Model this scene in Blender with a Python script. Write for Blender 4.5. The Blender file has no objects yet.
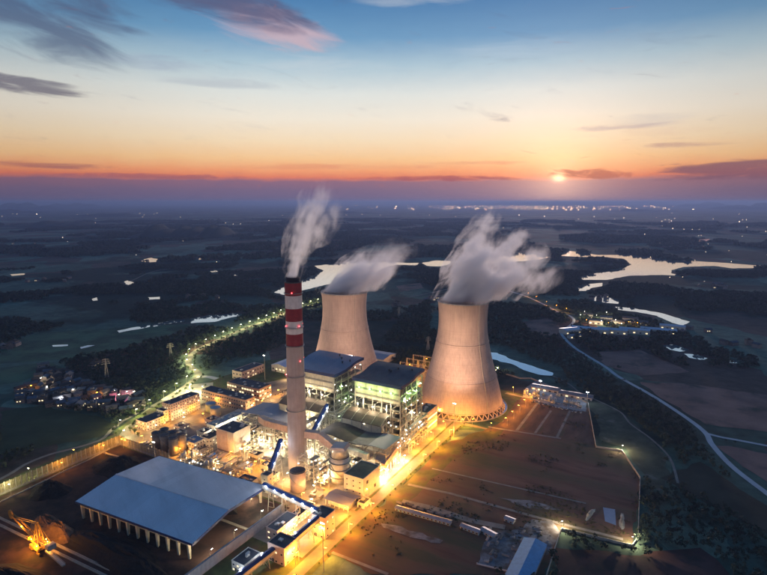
import bpy, bmesh, math, random
import numpy as np
from mathutils import Vector, Matrix
random.seed(7); rng = np.random.default_rng(7)
R = math.radians
sc = bpy.context.scene
C = sc.collection
# ------------------------------------------------------------------ camera
CAM_H, FPX = 280.0, 532.0                     # metres above ground; focal length in photograph pixels
PITCH = math.atan((287.5 - 202.0) / FPX)      # level horizon sits at row 202 of 575
cam = bpy.data.cameras.new('camera'); camo = bpy.data.objects.new('camera', cam); C.objects.link(camo)
cam.sensor_width = 36; cam.sensor_fit = 'HORIZONTAL'; cam.lens = 36 * FPX / 767.0
cam.clip_start = 1.0; cam.clip_end = 200000
camo.location = (0, 0, CAM_H); camo.rotation_euler = (R(90) - PITCH, 0, 0)
sc.camera = camo
# ------------------------------------------------------------------ view
sc.view_settings.view_transform = 'Standard'; sc.view_settings.look = 'None'
sc.view_settings.gamma = 1.0; sc.view_settings.exposure = 0.0
sc.view_settings.use_curve_mapping = False
cy = sc.cycles
cy.use_denoising = True
cy.use_adaptive_sampling = True; cy.adaptive_threshold = .02; cy.adaptive_min_samples = 16
cy.max_bounces = 8; cy.diffuse_bounces = 2; cy.glossy_bounces = 2; cy.volume_bounces = 7
cy.transparent_max_bounces = 12
cy.sample_clamp_indirect = 3.0; cy.sample_clamp_direct = 0.0
cy.volume_max_steps = 256
cy.use_light_tree = True
# ------------------------------------------------------------------ sky
SUN_AZ, SUN_EL = R(17.9), R(2.3)              # azimuth to the right of +Y
def lin(c):
    return tuple((v/255/12.92 if v/255 <= .04045 else ((v/255+.055)/1.055)**2.4) for v in c)
world = bpy.data.worlds.new('World'); sc.world = world; world.use_nodes = True
def build_world():
    nt = world.node_tree; N = nt.nodes; L = nt.links
    N.clear()
    def n(t, **k):
        x = N.new(t)
        for a, b in k.items(): setattr(x, a, b)
        return x
    def m(op, a, b=None, c=None, clamp=False):
        x = n('ShaderNodeMath', operation=op); x.use_clamp = clamp
        for i, v in enumerate((a, b, c)):
            if v is None: continue
            if isinstance(v, (int, float)): x.inputs[i].default_value = v
            else: L.new(v, x.inputs[i])
        return x.outputs[0]
    def mixc(f, a, b, mode='MIX'):
        x = n('ShaderNodeMix', data_type='RGBA', blend_type=mode)
        for s, v in ((0, f), (6, a), (7, b)):
            if isinstance(v, (int, float)): x.inputs[s].default_value = v
            elif isinstance(v, tuple): x.inputs[s].default_value = (*v, 1)
            else: L.new(v, x.inputs[s])
        return x.outputs[2]
    def smooth(v, a, b):
        x = n('ShaderNodeMapRange', interpolation_type='SMOOTHSTEP')
        L.new(v, x.inputs[0]); x.inputs[1].default_value = a; x.inputs[2].default_value = b
        return x.outputs[0]
    tc = n('ShaderNodeTexCoord'); sp = n('ShaderNodeSeparateXYZ')
    L.new(tc.outputs['Generated'], sp.inputs[0])
    X, Y, Z = sp.outputs
    el = m('MULTIPLY', m('ARCSINE', Z), 180/math.pi)          # degrees
    az = m('MULTIPLY', m('ARCTAN2', X, Y), 180/math.pi)
    # elevation gradient
    stops = [(0, (98, 94, 132)), (1.2, (122, 104, 134)), (2.1, (146, 108, 130)), (2.55, (232, 130, 102)), (3.2, (248, 164, 116)),
             (4.4, (253, 204, 150)), (6.2, (252, 226, 190)), (8.4, (247, 237, 220)), (10.8, (228, 232, 228)), (13.4, (178, 204, 218)),
             (16.0, (112, 160, 199)), (20.0, (66, 122, 175)), (32, (60, 112, 168)), (90, (60, 108, 164))]
    ramp = n('ShaderNodeValToRGB'); r = ramp.color_ramp
    while len(r.elements) < len(stops): r.elements.new(0.5)
    for e, (d, c) in zip(r.elements, stops):
        e.position = math.sqrt(d/90); e.color = (*lin(c), 1)
    bank = n('ShaderNodeTexNoise'); cmb = n('ShaderNodeCombineXYZ')
    L.new(az, cmb.inputs[0]); L.new(m('MULTIPLY', el, 3.0), cmb.inputs[1])
    L.new(cmb.outputs[0], bank.inputs['Vector']); bank.inputs['Scale'].default_value = .35; bank.inputs['Detail'].default_value = 6
    el2 = m('ADD', el, m('MULTIPLY', m('SUBTRACT', bank.outputs[0], .5), .55))      # ragged top of the haze bank
    L.new(m('SQRT', m('MAXIMUM', m('DIVIDE', el2, 90.0), 0.0)), ramp.inputs[0])
    col = ramp.outputs[0]
    # physical dusk sky under it, for hue drift away from the sun
    sky = n('ShaderNodeTexSky', sky_type='NISHITA'); sky.sun_disc = False
    sky.sun_elevation = SUN_EL; sky.sun_rotation = SUN_AZ; sky.altitude = 280; sky.dust_density = 2.0
    skyc = mixc(1.0, sky.outputs[0], (0.05, 0.05, 0.05), 'MULTIPLY')
    col = mixc(.05, col, skyc)
    # lens vignetting painted into the sky: darker towards both sides of the view
    sd = Vector((math.sin(SUN_AZ)*math.cos(SUN_EL), math.cos(SUN_AZ)*math.cos(SUN_EL), math.sin(SUN_EL)))
    dt = n('ShaderNodeVectorMath', operation='DOT_PRODUCT'); L.new(tc.outputs['Generated'], dt.inputs[0]); dt.inputs[1].default_value = sd
    ang = m('MULTIPLY', m('ARCCOSINE', m('MINIMUM', dt.outputs['Value'], 1.0)), 180/math.pi)
    aza = m('ABSOLUTE', m('SUBTRACT', az, 1.0)); sidef = m('SUBTRACT', 1.0, m('MULTIPLY', smooth(aza, 10, 42), .26)); sv = n('ShaderNodeVectorMath', operation='SCALE'); L.new(col, sv.inputs[0]); L.new(sidef, sv.inputs['Scale']); col = sv.outputs[0]
    # clouds ------------------------------------------------------
    def cloud(a0, e0, ra, re, rot, sx, sy, lo, hi, seed):
        c_, s_ = math.cos(R(rot)), math.sin(R(rot))
        da = m('SUBTRACT', az, a0); de = m('SUBTRACT', el, e0)
        p = m('ADD', m('MULTIPLY', da, c_), m('MULTIPLY', de, s_)); q = m('SUBTRACT', m('MULTIPLY', de, c_), m('MULTIPLY', da, s_))
        d2 = m('ADD', m('POWER', m('DIVIDE', m('ABSOLUTE', p), ra), 2.0), m('POWER', m('DIVIDE', m('ABSOLUTE', q), re), 2.0))
        fall = m('SUBTRACT', 1.0, d2, clamp=True)
        cb = n('ShaderNodeCombineXYZ'); L.new(m('MULTIPLY', p, sx), cb.inputs[0]); L.new(m('MULTIPLY', q, sy), cb.inputs[1]); cb.inputs[2].default_value = seed
        nz = n('ShaderNodeTexNoise'); L.new(cb.outputs[0], nz.inputs['Vector']); nz.inputs['Scale'].default_value = 1; nz.inputs['Detail'].default_value = 7
        nz.inputs['Roughness'].default_value = .58; nz.inputs['Distortion'].default_value = .7
        v = m('ADD', nz.outputs[0], m('MULTIPLY', m('SUBTRACT', fall, 1.0), .5))
        return smooth(v, lo, hi)
    warm = lin((236, 176, 158)); 
    c1 = cloud(-16, 18.6, 12, 2.3, -11, .12, .6, .10, .50, 3.0)
    c1c = cloud(-22, 19.6, 9, 2.2, -8, .12, .6, .16, .52, 23.0)
    c1b = cloud(-11, 16.4, 8.5, 2.4, -9, .14, .6, .16, .56, 9.0)
    c2 = cloud(-31, 15.8, 11, 5.0, -14, .12, .5, .18, .54, 5.0)
    c3 = cloud(-34, 9.9, 8, 1.1, -3, .16, .9, .14, .46, 8.0)
    col = mixc(m('MULTIPLY', c1b, .75), col, lin((214, 180, 186)))
    col = mixc(m('MULTIPLY', c1, .88), col, lin((92, 94, 126)))
    col = mixc(m('MULTIPLY', c1c, .75), col, lin((86, 100, 134)))
    col = mixc(m('MULTIPLY', c2, .75), col, lin((82, 94, 124)))
    col = mixc(m('MULTIPLY', c3, .8), col, lin((98, 94, 112)))
    for (a0, e0, ra, re, sd_, o, cc) in ((-16, 11.3, 9, .9, 31, .45, (170, 178, 190)), (24, 6.4, 10, .8, 33, .3, (214, 176, 156)), (27, 7.6, 9, .9, 35, .35, (190, 186, 188)),
                                       (-5, 3.6, 22, .5, 37, .5, (226, 140, 110)), (-31, 3.3, 8, .45, 39, .8, (150, 96, 98)), (4, 19.3, 10, 1.2, 41, .4, (200, 206, 214)), (26, 7.0, 12, .5, 43, .6, (176, 160, 166)), (30, 5.2, 8, .4, 45, .6, (176, 138, 134)), (-6, 13.5, 12, 1.6, 47, .35, (206, 212, 218)), (14, 14.5, 12, 1.4, 49, .3, (188, 206, 220)), (-22, 12.8, 9, 1.0, 51, .5, (150, 160, 184)), (10, 4.0, 9, .35, 53, .55, (222, 140, 112))):
        cc_ = cloud(a0, e0, ra, re, 0, .12, .9, .25, .62, sd_); col = mixc(m('MULTIPLY', cc_, o), col, lin(cc))
    # sun glow
    g1 = m('EXPONENT', m('MULTIPLY', m('POWER', m('DIVIDE', ang, .55), 2.0), -1.0))
    g2 = m('EXPONENT', m('MULTIPLY', m('DIVIDE', ang, 3.0), -1.0))
    g3 = m('EXPONENT', m('MULTIPLY', m('DIVIDE', ang, 9.0), -1.0))
    col = mixc(g3, col, (.12, .05, .035), 'ADD')
    col = mixc(g2, col, (.66, .40, .22), 'ADD')
    # low clouds beside and under the sun, drawn over its halo
    c4 = cloud(20.8, 2.75, 4.8, .7, -2, .4, 1.6, .14, .44, 12.0)
    c5 = cloud(33, 2.9, 9, 1.25, 2, .25, 1.3, .15, .45, 14.0)
    c6 = cloud(5, 2.45, 14, .42, 0, .25, 1.2, .22, .5, 17.0)
    c7 = cloud(-24, 2.5, 16, .4, 0, .25, 1.2, .25, .5, 19.0)
    col = mixc(m('MULTIPLY', c4, .8), col, lin((196, 118, 96)))
    col = mixc(m('MULTIPLY', c5, .85), col, lin((130, 90, 104)))
    col = mixc(m('MULTIPLY', c6, .75), col, lin((168, 92, 98)))
    col = mixc(m('MULTIPLY', c7, .7), col, lin((156, 96, 106)))
    col = mixc(m('MULTIPLY', g1, smooth(el2, 1.7, 2.6)), col, (1.3, .95, .5), 'ADD')
    # below the horizon: dull ground tone, hidden by the land
    col = mixc(smooth(el, -0.6, -0.1), (.02, .022, .03), col)
    bg = n('ShaderNodeBackground'); L.new(col, bg.inputs[0]); bg.inputs[1].default_value = 1.0
    out = n('ShaderNodeOutputWorld'); L.new(bg.outputs[0], out.inputs[0])
build_world()
# ------------------------------------------------------------------ sun (almost set, behind the haze bank)
sl = bpy.data.lights.new('sun', 'SUN'); sl.energy = 2.0; sl.angle = R(3); sl.color = (1.0, .76, .70)
so = bpy.data.objects.new('sun', sl); C.objects.link(so)
so.rotation_euler = Vector((-math.sin(SUN_AZ)*math.cos(SUN_EL), -math.cos(SUN_AZ)*math.cos(SUN_EL), -math.sin(SUN_EL))).to_track_quat('-Z', 'Y').to_euler()

# ------------------------------------------------------------------ frames of reference
def G(px, py, z=0.0):
    """photograph pixel -> point on the level z (a pixel gives the direction, the ground gives the distance)"""
    u = (px - 383.5)/FPX; v = (py - 287.5)/FPX
    dy = math.cos(PITCH) - v*math.sin(PITCH); dz = -math.sin(PITCH) - v*math.cos(PITCH)
    t = (z - CAM_H)/dz
    return (u*t, dy*t)
CA, SA = math.cos(R(60)), math.sin(R(60))
def UV(px, py, z=0.0):                         # plant grid: u along the main road, v to its right
    x, y = G(px, py, z); return (x*CA + y*SA, x*SA - y*CA + 240)
def XY(u, v):
    v = v - 240; return (u*CA + v*SA, u*SA - v*CA)

# ------------------------------------------------------------------ materials
MATS = {}
def mat(name, col, rough=.7, metal=0.0, var=.25, scale=.15, bump=0.0, emit=None, estr=0.0, objvar=0.0, spec=.3, stretch=None, streak=0.0, soil=None):
    if name in MATS: return MATS[name]
    M = bpy.data.materials.new(name); M.use_nodes = True; nt = M.node_tree; N = nt.nodes; L = nt.links
    b = N['Principled BSDF']; b.inputs['Roughness'].default_value = rough; b.inputs['Metallic'].default_value = metal
    b.inputs['Specular IOR Level'].default_value = spec
    tc = N.new('ShaderNodeTexCoord'); vec = tc.outputs['Object']
    if stretch:
        mp = N.new('ShaderNodeMapping'); mp.vector_type = 'TEXTURE'; mp.inputs['Rotation'].default_value = (0, 0, R(-30)); mp.inputs['Scale'].default_value = stretch; L.new(vec, mp.inputs[0]); vec = mp.outputs[0]
    nz = N.new('ShaderNodeTexNoise'); nz.inputs['Scale'].default_value = scale; nz.inputs['Detail'].default_value = 6; nz.inputs['Roughness'].default_value = .6
    L.new(vec, nz.inputs['Vector'])
    mr = N.new('ShaderNodeMapRange'); L.new(nz.outputs[0], mr.inputs[0]); mr.inputs[1].default_value = .3; mr.inputs[2].default_value = .7
    mr.inputs[3].default_value = 1 - var; mr.inputs[4].default_value = 1 + var
    fac = mr.outputs[0]
    if objvar:
        oi = N.new('ShaderNodeObjectInfo'); m2 = N.new('ShaderNodeMapRange'); L.new(oi.outputs['Random'], m2.inputs[0]); m2.inputs[3].default_value = 1-objvar; m2.inputs[4].default_value = 1+objvar
        mm = N.new('ShaderNodeMath'); mm.operation = 'MULTIPLY'; L.new(fac, mm.inputs[0]); L.new(m2.outputs[0], mm.inputs[1]); fac = mm.outputs[0]
    if streak:
        mp2 = N.new('ShaderNodeMapping'); mp2.inputs['Scale'].default_value = (1.1, 1.1, .07); L.new(tc.outputs['Object'], mp2.inputs[0])
        n2 = N.new('ShaderNodeTexNoise'); n2.inputs['Scale'].default_value = .5; n2.inputs['Detail'].default_value = 4; L.new(mp2.outputs[0], n2.inputs['Vector'])
        m3 = N.new('ShaderNodeMapRange'); L.new(n2.outputs[0], m3.inputs[0]); m3.inputs[1].default_value = .35; m3.inputs[2].default_value = .75; m3.inputs[3].default_value = 1.0; m3.inputs[4].default_value = 1-streak
        mm = N.new('ShaderNodeMath'); mm.operation = 'MULTIPLY'; L.new(fac, mm.inputs[0]); L.new(m3.outputs[0], mm.inputs[1]); fac = mm.outputs[0]
    mx = N.new('ShaderNodeVectorMath'); mx.operation = 'SCALE'; mx.inputs[0].default_value = col; L.new(fac, mx.inputs['Scale'])
    outc = mx.outputs[0]
    if soil:                                   # second colour in patches
        c2, s2, lo, hi = soil
        n3 = N.new('ShaderNodeTexNoise'); n3.inputs['Scale'].default_value = s2; n3.inputs['Detail'].default_value = 7; n3.inputs['Roughness'].default_value = .65; L.new(vec, n3.inputs['Vector'])
        m4 = N.new('ShaderNodeMapRange'); L.new(n3.outputs[0], m4.inputs[0]); m4.inputs[1].default_value = lo; m4.inputs[2].default_value = hi
        mc = N.new('ShaderNodeMix'); mc.data_type = 'RGBA'; L.new(m4.outputs[0], mc.inputs[0]); L.new(outc, mc.inputs[6]); mc.inputs[7].default_value = (*c2, 1); outc = mc.outputs[2]
    L.new(outc, b.inputs['Base Color'])
    if bump:
        bp = N.new('ShaderNodeBump'); bp.inputs['Strength'].default_value = bump; bp.inputs['Distance'].default_value = .3; L.new(nz.outputs[0], bp.inputs['Height']); L.new(bp.outputs[0], b.inputs['Normal'])
    if emit:
        b.inputs['Emission Color'].default_value = (*emit, 1); b.inputs['Emission Strength'].default_value = estr
    if emit: M.cycles.emission_sampling = 'NONE'      # the lamp object next to it carries the light
    MATS[name] = M
    return M
def ribbed(name, col, rough, metal, period, axis=0, spec=.5):
    """sheet-metal cladding: fine ribs as relief"""
    M = mat(name, col, rough, metal, var=.10, scale=.06, objvar=.06, spec=spec, stretch=(1, 6, 1), soil=(tuple(c*.62 for c in col), .05, .52, .80))
    nt = M.node_tree; N = nt.nodes; L = nt.links; b = N['Principled BSDF']
    tc = N.new('ShaderNodeTexCoord'); w = N.new('ShaderNodeTexWave'); w.bands_direction = 'XYZ'[axis]; w.inputs['Scale'].default_value = .314/period
    L.new(tc.outputs['Object'], w.inputs['Vector']); bp = N.new('ShaderNodeBump'); bp.inputs['Strength'].default_value = .25; bp.inputs['Distance'].default_value = .08
    L.new(w.outputs[0], bp.inputs['Height']); L.new(bp.outputs[0], b.inputs['Normal'])
    return M
concrete = mat('concrete_tower', (.53, .40, .34), .85, var=.10, scale=.05, streak=.22)
conc_gray = mat('concrete_grey', (.34, .32, .31), .85, var=.2, scale=.2, streak=.2)
shaft_m = mat('chimney_concrete', (.40, .33, .31), .85, var=.12, scale=.1, streak=.15)
red_m = mat('red_paint', (.20, .016, .022), .6, var=.2, scale=.3)
white_m = mat('white_paint', (.62, .58, .58), .6, var=.12, scale=.3, streak=.12)
dark_m = mat('dark_steel', (.05, .05, .055), .6, var=.3)
steel_m = mat('galvanised_steel', (.38, .37, .33), .5, .3, var=.2, scale=.6)
cream_m = mat('cream_cladding', (.62, .56, .42), .6, var=.14, scale=.3, streak=.18)
pink_m = mat('pinkish_render', (.56, .42, .36), .75, var=.12, scale=.3, streak=.12)
pale_m = mat('pale_render', (.66, .62, .55), .7, var=.12, scale=.3, streak=.15)
brick_m = mat('brick_render', (.36, .24, .19), .8, var=.18, scale=.5)
grey_wall = mat('grey_wall', (.40, .38, .38), .8, var=.15, scale=.4, streak=.15)
roof_dk = mat('dark_roof', (.055, .055, .068), .7, var=.3, scale=.2, soil=((.10, .09, .09), .09, .5, .7))
roof_br = mat('brown_roof', (.085, .065, .055), .7, var=.25, scale=.2, objvar=.2)
roof_bl = ribbed('blue_sheet_roof', (.46, .50, .60), .45, .1, 1.2, 0)
roof_bl2 = ribbed('slate_blue_roof', (.26, .26, .32), .5, .1, 1.2, 1)
roof_navy = mat('navy_fascia', (.012, .035, .13), .5, var=.1)
shed_a = ribbed('shed_sheet_upper', (.68, .64, .64), .45, .15, 1.6, 1)
shed_b = ribbed('shed_sheet_lower', (.61, .64, .70), .45, .15, 1.6, 1)
glass_m = mat('window_glass', (.03, .035, .045), .12, var=.1, spec=.6)
lit_m = mat('lit_window', (.5, .4, .25), .4, emit=(1, .78, .45), estr=1.6)
sheetblue = mat('bright_blue_roof', (.10, .30, .52), .5, .1, var=.15, scale=.3)
yellow_m = mat('yellow_machine_paint', (.34, .19, .04), .55, var=.2, scale=.5)
pave_m = mat('yard_concrete', (.27, .235, .19), .85, var=.3, scale=.05, soil=((.13, .115, .09), .035, .5, .66))
asphalt = mat('asphalt', (.115, .105, .10), .8, var=.22, scale=.08)
roadpale = mat('pale_road', (.50, .49, .50), .85, var=.15, scale=.05)
path_m = mat('dirt_path', (.23, .20, .175), .9, var=.3, scale=.1)
kerb_m = mat('kerb_stone', (.4, .38, .36), .8, var=.15)
grass_m = mat('verge_grass', (.075, .095, .03), .95, var=.4, scale=.12, bump=.3, soil=((.10, .065, .04), .04, .5, .65))
field_m = mat('red_brown_soil', (.175, .082, .058), .95, var=.55, scale=.07, bump=.6, stretch=(5, 1, 1), soil=((.075, .066, .036), .035, .40, .62))
field2_m = mat('brown_fallow', (.10, .058, .042), .95, var=.5, scale=.09, bump=.6, stretch=(1, 4, 1), soil=((.16, .08, .06), .03, .5, .68))
redsoil = mat('bare_red_earth', (.27, .135, .105), .95, var=.4, scale=.02, bump=.4, soil=((.05, .05, .035), .012, .52, .64))
meadow = mat('meadow_green', (.085, .14, .075), .95, var=.3, scale=.02, soil=((.045, .07, .04), .015, .45, .6))
coal_m = mat('coal', (.012, .011, .011), .9, var=.5, scale=.5, bump=.8)
yard_dk = mat('coal_yard_dirt', (.055, .030, .024), .95, var=.5, scale=.06, bump=.5, soil=((.015, .012, .012), .04, .45, .6))
leaf_m = mat('foliage', (.026, .044, .030), .85, var=.45, scale=.06, objvar=.0)
leaf2_m = mat('roadside_foliage', (.05, .075, .022), .85, var=.4, scale=.3)
bark_m = mat('bark', (.06, .045, .035), .9)
ins_m = mat('aluminium_lagging', (.58, .55, .50), .4, .4, var=.15, scale=.4)
plast_m = mat('grey_gravel', (.20, .19, .20), .9, var=.45, scale=.15, soil=((.10, .075, .06), .08, .48, .62))
screen_m = mat('dust_screen', (.28, .24, .16), .7, var=.2, scale=.3)
tarp_m = mat('pale_spoil', (.30, .30, .27), .9, var=.35, scale=.2)
def emat(name, col, s): return mat(name, (.1, .1, .1), .5, emit=col, estr=s, var=0)
SOD, WHT, YEL, GRN, COOL = (1.0, .38, .035), (1.0, .80, .50), (1.0, .90, .42), (.52, 1.0, .32), (.75, .85, 1.0)
E_SOD = emat('sodium_lens', SOD, 60); E_WHT = emat('white_lens', (1, .9, .75), 60); E_YEL = emat('yellow_lens', (1, .95, .6), 50)
E_GRN = emat('green_lens', (.65, 1, .45), 40); E_COOL = emat('cool_lens', (.8, .9, 1), 50); E_RED = emat('red_beacon_lens', (1, .06, .07), 16)
PNK = (1.0, .66, .46); WARM = (1.0, .64, .27)
LENS = {WARM: E_YEL, PNK: E_WHT, SOD: E_SOD, WHT: E_WHT, YEL: E_YEL, GRN: E_GRN, COOL: E_COOL}

# ------------------------------------------------------------------ mesh helpers
class MB:
    """collects shapes in plant-style coordinates (du, dv, z); build() mirrors v into Blender's y"""
    def __init__(s, flip=True): s.v = []; s.f = []; s.flip = flip
    def add(s, vs, fs):
        o = len(s.v); s.v += vs; s.f += [tuple(i+o for i in f) for f in fs]; return s
    def box(s, a0, a1, b0, b1, z0, z1):
        vs = [(a0,b0,z0),(a1,b0,z0),(a1,b1,z0),(a0,b1,z0),(a0,b0,z1),(a1,b0,z1),(a1,b1,z1),(a0,b1,z1)]
        return s.add(vs, [(3,2,1,0),(4,5,6,7),(0,1,5,4),(1,2,6,5),(2,3,7,6),(3,0,4,7)])
    def bar(s, p, q, w, h=None):
        h = h or w; p = Vector(p); q = Vector(q); d = (q-p).normalized()
        up = Vector((0,0,1)) if abs(d.z) < .95 else Vector((1,0,0))
        x = d.cross(up).normalized()*w/2; y = x.cross(d).normalized()*h/2
        vs = [tuple(c) for e in (p, q) for c in (e-x-y, e+x-y, e+x+y, e-x+y)]
        return s.add(vs, [(0,1,2,3),(7,6,5,4),(0,4,5,1),(1,5,6,2),(2,6,7,3),(3,7,4,0)])
    def lathe(s, prof, n=24, cx=0, cy=0, cap=True):
        vs = []; fs = []
        for r, z in prof:
            for i in range(n):
                a = 2*math.pi*i/n; vs.append((cx+r*math.cos(a), cy+r*math.sin(a), z))
        for k in range(len(prof)-1):
            for i in range(n):
                j = (i+1) % n; fs.append((k*n+i, k*n+j, (k+1)*n+j, (k+1)*n+i))
        if cap:
            fs.append(tuple(range(n-1, -1, -1))); fs.append(tuple((len(prof)-1)*n+i for i in range(n)))
        return s.add(vs, fs)
    def tube(s, pts, r, n=8):
        pts = [Vector(p) for p in pts]; vs = []; fs = []
        for i, p in enumerate(pts):
            d = (pts[min(i+1, len(pts)-1)] - pts[max(i-1, 0)]).normalized()
            up = Vector((0,0,1)) if abs(d.z) < .95 else Vector((1,0,0))
            x = d.cross(up).normalized(); y = x.cross(d)
            for k in range(n):
                a = 2*math.pi*k/n; vs.append(tuple(p + x*r*math.cos(a) + y*r*math.sin(a)))
        for i in range(len(pts)-1):
            for k in range(n):
                j = (k+1) % n; fs.append((i*n+k, (i+1)*n+k, (i+1)*n+j, i*n+j))
        fs.append(tuple(range(n))); fs.append(tuple((len(pts)-1)*n+k for k in range(n-1, -1, -1)))
        return s.add(vs, fs)
    def prism(s, poly, a0, a1, axis='v'):
        """closed 2-D outline extruded along v (outline in u,z) or u (outline in v,z) or z (outline in u,v)"""
        n = len(poly); vs = []
        for t in (a0, a1):
            for p, q in poly: vs.append((p,t,q) if axis == 'v' else (t,p,q) if axis == 'u' else (p,q,t))
        fs = [tuple(range(n)), tuple(range(2*n-1, n-1, -1))]
        for i in range(n):
            j = (i+1) % n; fs.append((i, n+i, n+j, j))
        return s.add(vs, fs)
    def mesh(s, name, smooth=False, fixn=True):
        me = bpy.data.meshes.new(name)
        vs = [(a, -b, c) for a, b, c in s.v] if s.flip else s.v
        fs = [tuple(reversed(f)) for f in s.f] if s.flip else s.f
        me.from_pydata(vs, [], fs)
        if fixn:
            bm = bmesh.new(); bm.from_mesh(me); bmesh.ops.recalc_face_normals(bm, faces=bm.faces); bm.to_mesh(me); bm.free()
        if smooth:
            for p in me.polygons: p.use_smooth = True
        me.update(); return me
    def build(s, name, m, parent=None, loc=(0,0,0), smooth=False, label=None):
        return put(s.mesh(name, smooth), name, m, parent, loc, label=label)
def put(me, name, m=None, parent=None, loc=(0,0,0), rz=0.0, label=None):
    if m is not None and not me.materials: me.materials.append(m)
    o = bpy.data.objects.new(name, me); C.objects.link(o); o.parent = parent
    o.location = (loc[0], -loc[1], loc[2]) if parent is not None else loc
    o.rotation_euler = (0, 0, rz)
    if label: o['label'] = label
    return o
def thing(name, label, cat, u, v, z=0.0, rot=0.0, group=None):
    o = bpy.data.objects.new(name, None); C.objects.link(o); o.empty_display_size = 2
    x, y = XY(u, v); o.location = (x, y, z); o.rotation_euler = (0, 0, R(60+rot))
    o['label'] = label; o['category'] = cat
    if group: o['group'] = group
    return o
def wthing(name, label, cat, x, y, z=0.0, rot=0.0, group=None):
    o = bpy.data.objects.new(name, None); C.objects.link(o); o.empty_display_size = 2
    o.location = (x, y, z); o.rotation_euler = (0, 0, rot)
    o['label'] = label; o['category'] = cat
    if group: o['group'] = group
    return o
CACHE = {}
def cached(key, fn):
    if key not in CACHE: CACHE[key] = fn()
    return CACHE[key]
def light(parent, loc, energy, col, radius=.3, kind='POINT', target=None, size=60):
    key = (round(energy), col, radius, kind, size)
    def mk():
        l = bpy.data.lights.new('lamp_light', kind); l.energy = energy; l.color = col; l.shadow_soft_size = radius
        if kind == 'SPOT': l.spot_size = R(size); l.spot_blend = .6
        return l
    o = bpy.data.objects.new('lamp_light', cached(key, mk)); C.objects.link(o)
    o.parent = parent; o.location = (loc[0], -loc[1], loc[2])
    if target is not None:
        d = Vector((target[0]-loc[0], -(target[1]-loc[1]), target[2]-loc[2])); o.rotation_euler = d.to_track_quat('-Z', 'Y').to_euler()
    return o

# ------------------------------------------------------------------ setting sheets
def struct(o, kind='structure'): o['kind'] = kind; return o
LAYER = [0.10]
def sheet_xy(name, pts, m, z=None, rough=0.0, sub=0):
    """flat ground patch given by world points; edges optionally made uneven"""
    if z is None: z = LAYER[0]; LAYER[0] += .012
    if rough:
        out = []
        for i, (x, y) in enumerate(pts):
            x2, y2 = pts[(i+1) % len(pts)]; d = math.hypot(x2-x, y2-y); k = max(1, min(24, int(d/(rough*4))))
            for t in range(k):
                f = t/k; out.append((x+(x2-x)*f + (random.uniform(-rough, rough) if t else 0), y+(y2-y)*f + (random.uniform(-rough, rough) if t else 0)))
        pts = out
    bm = bmesh.new(); vs = [bm.verts.new((x, y, z)) for x, y in pts]; es = [bm.edges.new((vs[i], vs[(i+1) % len(vs)])) for i in range(len(vs))]
    bmesh.ops.triangle_fill(bm, edges=es, use_beauty=True, normal=(0, 0, 1))
    for f in bm.faces:
        if f.normal.z < 0: f.normal_flip()
    me = bpy.data.meshes.new(name); bm.to_mesh(me); bm.free(); me.materials.append(m)
    o = bpy.data.objects.new(name, me); C.objects.link(o); return struct(o)
def sheet_px(name, pts, m, **k): return sheet_xy(name, [G(*p) for p in pts], m, **k)
def sheet_uv(name, pts, m, **k): return sheet_xy(name, [XY(*p) for p in pts], m, **k)
def smooth_line(pts, n=6):
    out = []
    P = [Vector(p) for p in pts]
    for i in range(len(P)-1):
        p0 = P[max(i-1, 0)]; p1 = P[i]; p2 = P[i+1]; p3 = P[min(i+2, len(P)-1)]
        for k in range(n):
            t = k/n; out.append(.5*((2*p1)+(p2-p0)*t+(2*p0-5*p1+4*p2-p3)*t*t+(3*p1-p0-3*p2+p3)*t**3))
    out.append(P[-1]); return [(v.x, v.y) for v in out]
def ribbon(name, pts, w, m, z=None, curve=True):
    if z is None: z = LAYER[0]; LAYER[0] += .012
    if curve: pts = smooth_line(pts)
    vs = []; fs = []
    for i, (x, y) in enumerate(pts):
        x0, y0 = pts[max(i-1, 0)]; x1, y1 = pts[min(i+1, len(pts)-1)]; d = math.hypot(x1-x0, y1-y0) or 1
        nx, ny = -(y1-y0)/d*w/2, (x1-x0)/d*w/2
        vs += [(x+nx, y+ny, z), (x-nx, y-ny, z)]
    for i in range(len(pts)-1): fs.append((2*i, 2*i+1, 2*i+3, 2*i+2))
    me = bpy.data.meshes.new(name); me.from_pydata(vs, [], fs); me.materials.append(m)
    o = bpy.data.objects.new(name, me); C.objects.link(o); struct(o)
    return pts
NOTREE_LINES = []; NOTREE_POLYS = []
def road_px(name, pts, w, m, keep=None, curve=True):
    line = ribbon(name, [G(*p) for p in pts], w, m, curve=curve); NOTREE_LINES.append((line, w/2+(keep if keep is not None else 4))); return line
def open_px(pts): NOTREE_POLYS.append([G(*p) for p in pts])
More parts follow.
